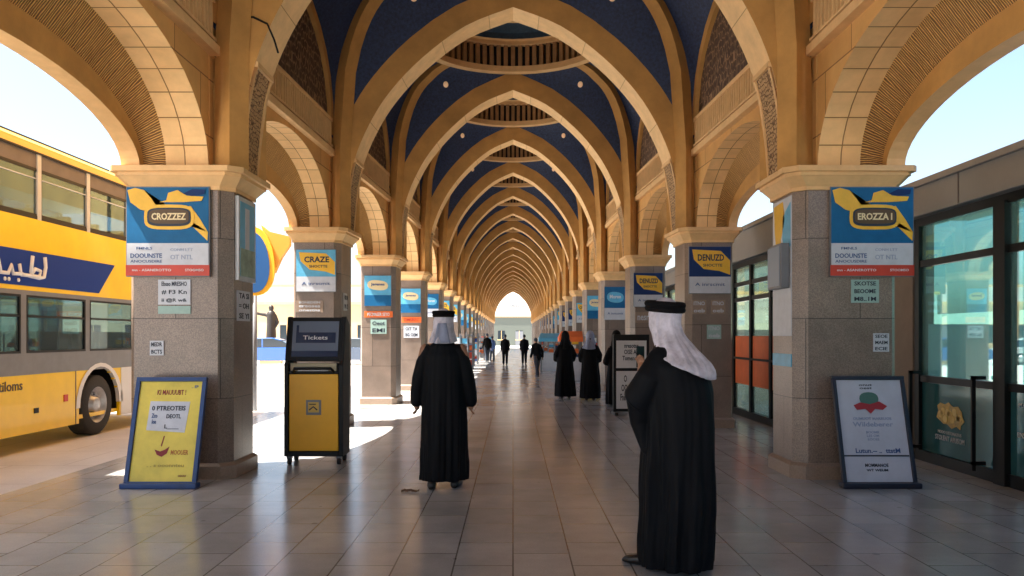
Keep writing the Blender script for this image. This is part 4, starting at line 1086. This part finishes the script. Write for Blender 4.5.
# --- walking man seen from behind
p1 = empty('person', (-.715, 8.22, 0), -.03, 'man walking away in a long black robe with white headscarf and black head cord', 'person')
hc = (0, .02, 1.70)
mb = MB(); head(mb, hc); mb.cap([(0,0,1.45),(0,.01,1.62)], [.062,.056], 12)
mb.cap([(0,0,.95),(0,0,1.15),(0,0,1.38)], [.12,.115,.12], 14, 0, (.75,1.2)); mb.cap([(-.15,0,1.42),(.15,0,1.42)], [.055,.055], 10)
for s in (-1, 1):
    mb.cap([(s*.10,0,.93),(s*.105,.02,.5),(s*.105,.0,.10)], [.088,.06,.042], 12)
    mb.cap([(s*.19,0,1.42),(s*.262,-.01,1.14),(s*.285,.03,.90)], [.052,.043,.028], 10)
    hand(mb, (s*.285,.03,.90), (-.08*s,.06,-1), s, 1.0)
body1 = remesh(mb, 'body', [M_skin], p1, .006, 2, .4); eyes(body1, hc)
mb = MB()
robe_loft(mb, interp([(.075,.235,.155,.0,.0),(.12,.237,.160,0,0),(.55,.232,.150,0,0),(.95,.225,.140,0,0),(1.15,.222,.132,0,0),(1.33,.212,.118,0,0),(1.43,.165,.095,0,0),(1.50,.09,.078,0,0),(1.56,.066,.066,0,.005)], 6), 120,
          lambda z: .003+.017*max(0, min(1, (1.15-z)/.9)), .7)
for s in (-1, 1):
    mb.cap([(s*.15,0,1.41),(s*.215,-.005,1.27),(s*.252,-.01,1.12),(s*.275,.015,.97),(s*.282,.03,.875)], [.066,.070,.070,.068,.064], 18)
remesh(mb, 'robe', [M_robe], p1, .0085, 3, .5)
m = MB(); m.cap([(0,0.01,1.50),(0,.01,1.57)], [.074,.070], 14); m.build('collar', M_robe, p1)
scarf(p1, hc, .98, .24, .17, M_scarf, .4, 2.5, 0, .20)
scarf_tail = MB()
rows = []
for i in range(9):
    v = i/8; rows.append([( (u-.5)*(.055+.05*v)*1.6, -.118-.010*v-.006*math.cos(u*9), 1.70-.02-.20*v) for u in [q/8 for q in range(9)]])
scarf_tail.grid(rows, 0, None, True); o = scarf_tail.build('scarf_fold', M_scarfg, p1, fixn=False); o.modifiers.new('s', 'SOLIDIFY').thickness = .006
agal(p1, hc, .98)
shoe(p1, -.115, -.06, .12, 1.05); shoe(p1, .125, .02, -.10, 1.05)

# --- hunched man close to the camera
p2 = empty('person', (1.10, 5.32, 0), .70, 'hunched man close by in a long black cloak and lavender white headscarf', 'person')
# local +Y = walking/facing direction (towards the left of the aisle and away)
hc2 = (0, .125, 1.668)
mb = MB(); head(mb, hc2); mb.cap([(0,.03,1.43),(0,.09,1.60)], [.062,.056], 12)
mb.cap([(0,0,.95),(0,-.01,1.15),(0,.0,1.38)], [.12,.115,.11], 14, 0, (.75,1.2)); mb.cap([(-.12,.03,1.36),(.12,.03,1.36)], [.045,.045], 10)
for s in (-1, 1):
    mb.cap([(s*.10,0,.93),(s*.105,.02,.5),(s*.105,.0+.03*s,.10)], [.088,.06,.042], 12)
    mb.cap([(s*.17,.04,1.34),(s*.245,.11,1.14),(s*.06,.27,1.26)], [.045,.042,.030], 10)
    hand(mb, (s*.06,.27,1.26), (-.25*s,.15,.8), s, 1.0, Vector((0,-1,.3)))
body2 = remesh(mb, 'body', [M_skin], p2, .006, 2, .4); eyes(body2, hc2)
mb = MB()
robe_loft(mb, interp([(.03,.235,.235,.0,.02),(.10,.238,.24,0,.02),(.55,.235,.235,0,.0),(.95,.232,.225,0,-.01),(1.15,.24,.215,0,-.01),(1.34,.235,.18,0,.0),(1.44,.19,.135,0,.02),(1.51,.12,.10,0,.05),(1.57,.075,.08,0,.075)], 6), 140,
          lambda z: .003+.022*max(0, min(1, (1.3-z)/.8)), 2.2)
for s in (-1, 1):
    mb.cap([(s*.145,0.03,1.405),(s*.22,.06,1.27),(s*.265,.12,1.14),(s*.20,.20,1.16),(s*.09,.262,1.235)], [.082,.095,.10,.075,.052], 18)
    mb.cap([(s*.255,.12,1.13),(s*.225,.14,.98),(s*.215,.10,.80)], [.085,.065,.03], 14)
remesh(mb, 'cloak', [M_robe], p2, .0085, 3, .5)
m = MB(); m.box(-.04,.04,.325,.337,1.33,1.48); 
tag(m.build('mobile_phone', M_black, None, bevel=.006), 'dark mobile phone held up by the hunched man', 'phone')
ph = bpy.data.objects['mobile_phone']; ph.location = p2.location; ph.rotation_euler = p2.rotation_euler
scarf(p2, hc2, 1.04, .40, .21, M_scarf, 1.1, 2.45, .35, .20, 0, .14)

agal(p2, hc2, 1.04, .026, .012)
shoe(p2, -.10, .17, .15, 1.1); shoe(p2, .12, .0, -.1, 1.1)

# --- people in black in the mid distance
def abaya(loc, rz, label, h=1.0, seed=0, sc=M_robe2, bagm=None):
    p = empty('person', loc, rz, label, 'person')
    hc = (0, .02, 1.55)
    mb = MB(); head(mb, hc, .95); mb.cap([(0,0,1.3),(0,.01,1.48)], [.055,.05], 10)
    mb.cap([(0,0,.9),(0,0,1.25)], [.11,.10], 12, 0, (.75,1.2))
    for s in (-1, 1):
        mb.cap([(s*.09,0,.88),(s*.09,.02,.45),(s*.09,0,.10)], [.085,.058,.04], 10)
        mb.cap([(s*.16,0,1.28),(s*.22,.02,1.04),(s*.16,.16,.98)], [.048,.04,.026], 10); hand(mb, (s*.16,.16,.98), (-.5*s,.7,.1), s, .95, Vector((0,0,1)))
    b = remesh(mb, 'body', [M_skin], p, .007, 2, .4)
    mb = MB()
    robe_loft(mb, interp([(.05,.245,.19,0,0),(.12,.247,.19,0,0),(.5,.235,.17,0,0),(.9,.205,.15,0,0),(1.1,.20,.14,0,0),(1.27,.185,.115,0,0),(1.37,.12,.09,0,0),(1.44,.085,.09,0,.0),(1.50,.09,.105,0,.005)], 5), 80, lambda z: .002+.018*max(0, min(1, (1.2-z)/.9)), seed)
    for s in (-1, 1): mb.cap([(s*.14,0,1.27),(s*.215,.01,1.08),(s*.20,.10,.97),(s*.16,.16,.97)], [.07,.085,.085,.06], 14)
    remesh(mb, 'robe', [M_robe2], p, .012, 3, .5)
    scarf(p, hc, .98, .34, .17, sc, seed, 2.35, 0, .26)
    shoe(p, -.09, .03, .1, .95); shoe(p, .09, -.03, -.1, .95)
    p.scale = (h, h, h)
    return p
abaya((1.30, 19.9, 0), .15, 'person in black robe and black head cover, the one further from the notice board', 1.0, .3)
abaya((1.86, 19.3, 0), -.1, 'person in black robe with a blue grey head cover next to the yellow floor sign', 1.0, 1.7, M_scarfg)
abaya((2.28, 17.6, 0), .4, 'person in a dark robe half hidden by the upright notice board', 1.0, 2.9, M_robe2)
def walker(loc, rz, label, h=1.0, top=M_robe2, leg=M_inkb, lean=0, stride=.22, bag=False, hair=M_ink):
    p = empty('person', loc, rz, label, 'person')
    hc = (0, .03+lean, 1.63-lean*.3)
    mb = MB(); head(mb, hc, .98); mb.cap([(0,lean*.7,1.40),(0,.01+lean,1.55)], [.058,.052], 10)
    mb.cap([(0,0,.92),(0,lean*.4,1.15),(0,lean*.7,1.36)], [.12,.11,.11], 12, 0, (.8,1.2))
    L = {}
    for s in (-1, 1):
        mb.cap([(s*.09,0,.90),(s*.09,s*stride*.5+.03,.50),(s*.09,s*stride,.10)], [.085,.058,.04], 10)
        L[s] = [(s*.18,lean*.7,1.37),(s*.23,-s*.06,1.10),(s*.21,-s*.16+.06,.88)]
        mb.cap(L[s], [.048,.04,.027], 10); hand(mb, L[s][2], (0,.15,-1), s, .95)
    remesh(mb, 'body', [M_skin], p, .008, 2, .4)
    mb = MB(); mb.cap([(0,0,.84),(0,lean*.4,1.12),(0,lean*.7,1.36)], [.145,.14,.15], 16, 0, (.9,1.28)); mb.cap([(-.14,lean*.7,1.38),(.14,lean*.7,1.38)], .07, 12)
    for s in (-1, 1): mb.cap(L[s], [.068,.060,.050], 12)
    remesh(mb, 'jacket', [top], p, .014, 3)
    mb = MB(); mb.cap([(-.05,0,.88),(.05,0,.88)], .12, 12)
    for s in (-1, 1): mb.cap([(s*.09,0,.88),(s*.09,s*stride*.5+.03,.50),(s*.09,s*stride,.11)], [.105,.082,.068], 12)
    remesh(mb, 'trousers', [leg], p, .014, 3)
    m = MB(); m.ell((hc[0], hc[1]-.02, hc[2]+.04), (.086,.104,.098), 16, 10); m.build('hair', hair, p)
    for s in (-1, 1): shoe(p, s*.09, s*stride, 0, .95)
    p.scale = (h, h, h); return p
walker((.93, 30.5, 0), .5, 'stooping walker in dark jacket and trousers in the middle distance', .86, M_robe2, mat('dark_grey_cloth', (.03,.03,.04), .8), .14, .20)
walker((-.42, 43, 0), 0, 'walker in a dark coat left of centre far down the aisle', .93, M_robe2, M_robe2, 0, .16)
walker((.62, 44, 0), 0, 'walker in a dark coat right of centre far down the aisle', .93, M_robe2, M_robe2, .02, .12)
walker((-1.55, 48, 0), .4, 'taller of two dark dressed people beside the distant racks', .97, M_robe2, M_ink, 0, .1)
walker((-1.28, 49, 0), -.3, 'shorter of two people beside the distant racks, dressed in dark blue', .88, M_inkb, M_ink, 0, .1)

# scrap on the floor
m = MB(); rn = random.Random(5)
rows = []
for i in range(7):
    rows.append([(-.09+.03*i+rn.uniform(-.006,.006), -.04+.02*j+.012*math.sin(i), .004+.02*abs(math.sin(i*1.3+j*.9))*(.3+.7*rn.random())) for j in range(5)])
m.grid(rows); o = m.build('crumpled_scrap', M_leaf, fixn=False); o.location = (-1.02, 7.95, 0); o.modifiers.new('s', 'SOLIDIFY').thickness = .003
tag(o, 'small crumpled brown scrap lying on the floor by the walking man', 'litter')

# ------------------------------------------------------------------ light, sky, camera
sun_dir = Vector((-.43, -.10, .90)).normalized()
el = math.asin(sun_dir.z); az = math.atan2(sun_dir.x, sun_dir.y)
w = bpy.data.worlds.new('World'); S.world = w; w.use_nodes = True; nt = w.node_tree
sky = nt.nodes.new('ShaderNodeTexSky'); sky.sky_type = 'NISHITA'; sky.sun_disc = False; sky.sun_elevation = el; sky.sun_rotation = az
sky.air_density = 1.0; sky.dust_density = 2.6; sky.ozone_density = 1.0
nt.links.new(sky.outputs[0], nt.nodes['Background'].inputs[0]); nt.nodes['Background'].inputs[1].default_value = .072
sl = bpy.data.lights.new('sun', 'SUN'); sl.energy = 5.0; sl.angle = math.radians(.6); sl.color = (1, .93, .82)
so = bpy.data.objects.new('sun', sl); COL.objects.link(so); so.rotation_euler = (-sun_dir).to_track_quat('-Z', 'Y').to_euler()
cam = bpy.data.cameras.new('camera'); co = bpy.data.objects.new('camera', cam); COL.objects.link(co); S.camera = co
co.location = (0, 0, EYE); co.rotation_euler = (PI/2, 0, 0)
cam.sensor_width = 36; cam.lens = LENS/1024*36; cam.shift_y = 48/1024; cam.shift_x = -1/1024; cam.clip_end = 3000; cam.clip_start = .05
S.view_settings.view_transform = 'Standard'; S.view_settings.look = 'None'; S.view_settings.gamma = 1; S.view_settings.use_curve_mapping = False
S.view_settings.exposure = 2.4
S.render.engine = 'CYCLES'
S.cycles.max_bounces = 10; S.cycles.diffuse_bounces = 6; S.cycles.glossy_bounces = 4; S.cycles.transparent_max_bounces = 12
S.cycles.use_denoising = True; S.cycles.sample_clamp_indirect = 8; S.cycles.caustics_reflective = False; S.cycles.caustics_refractive = False
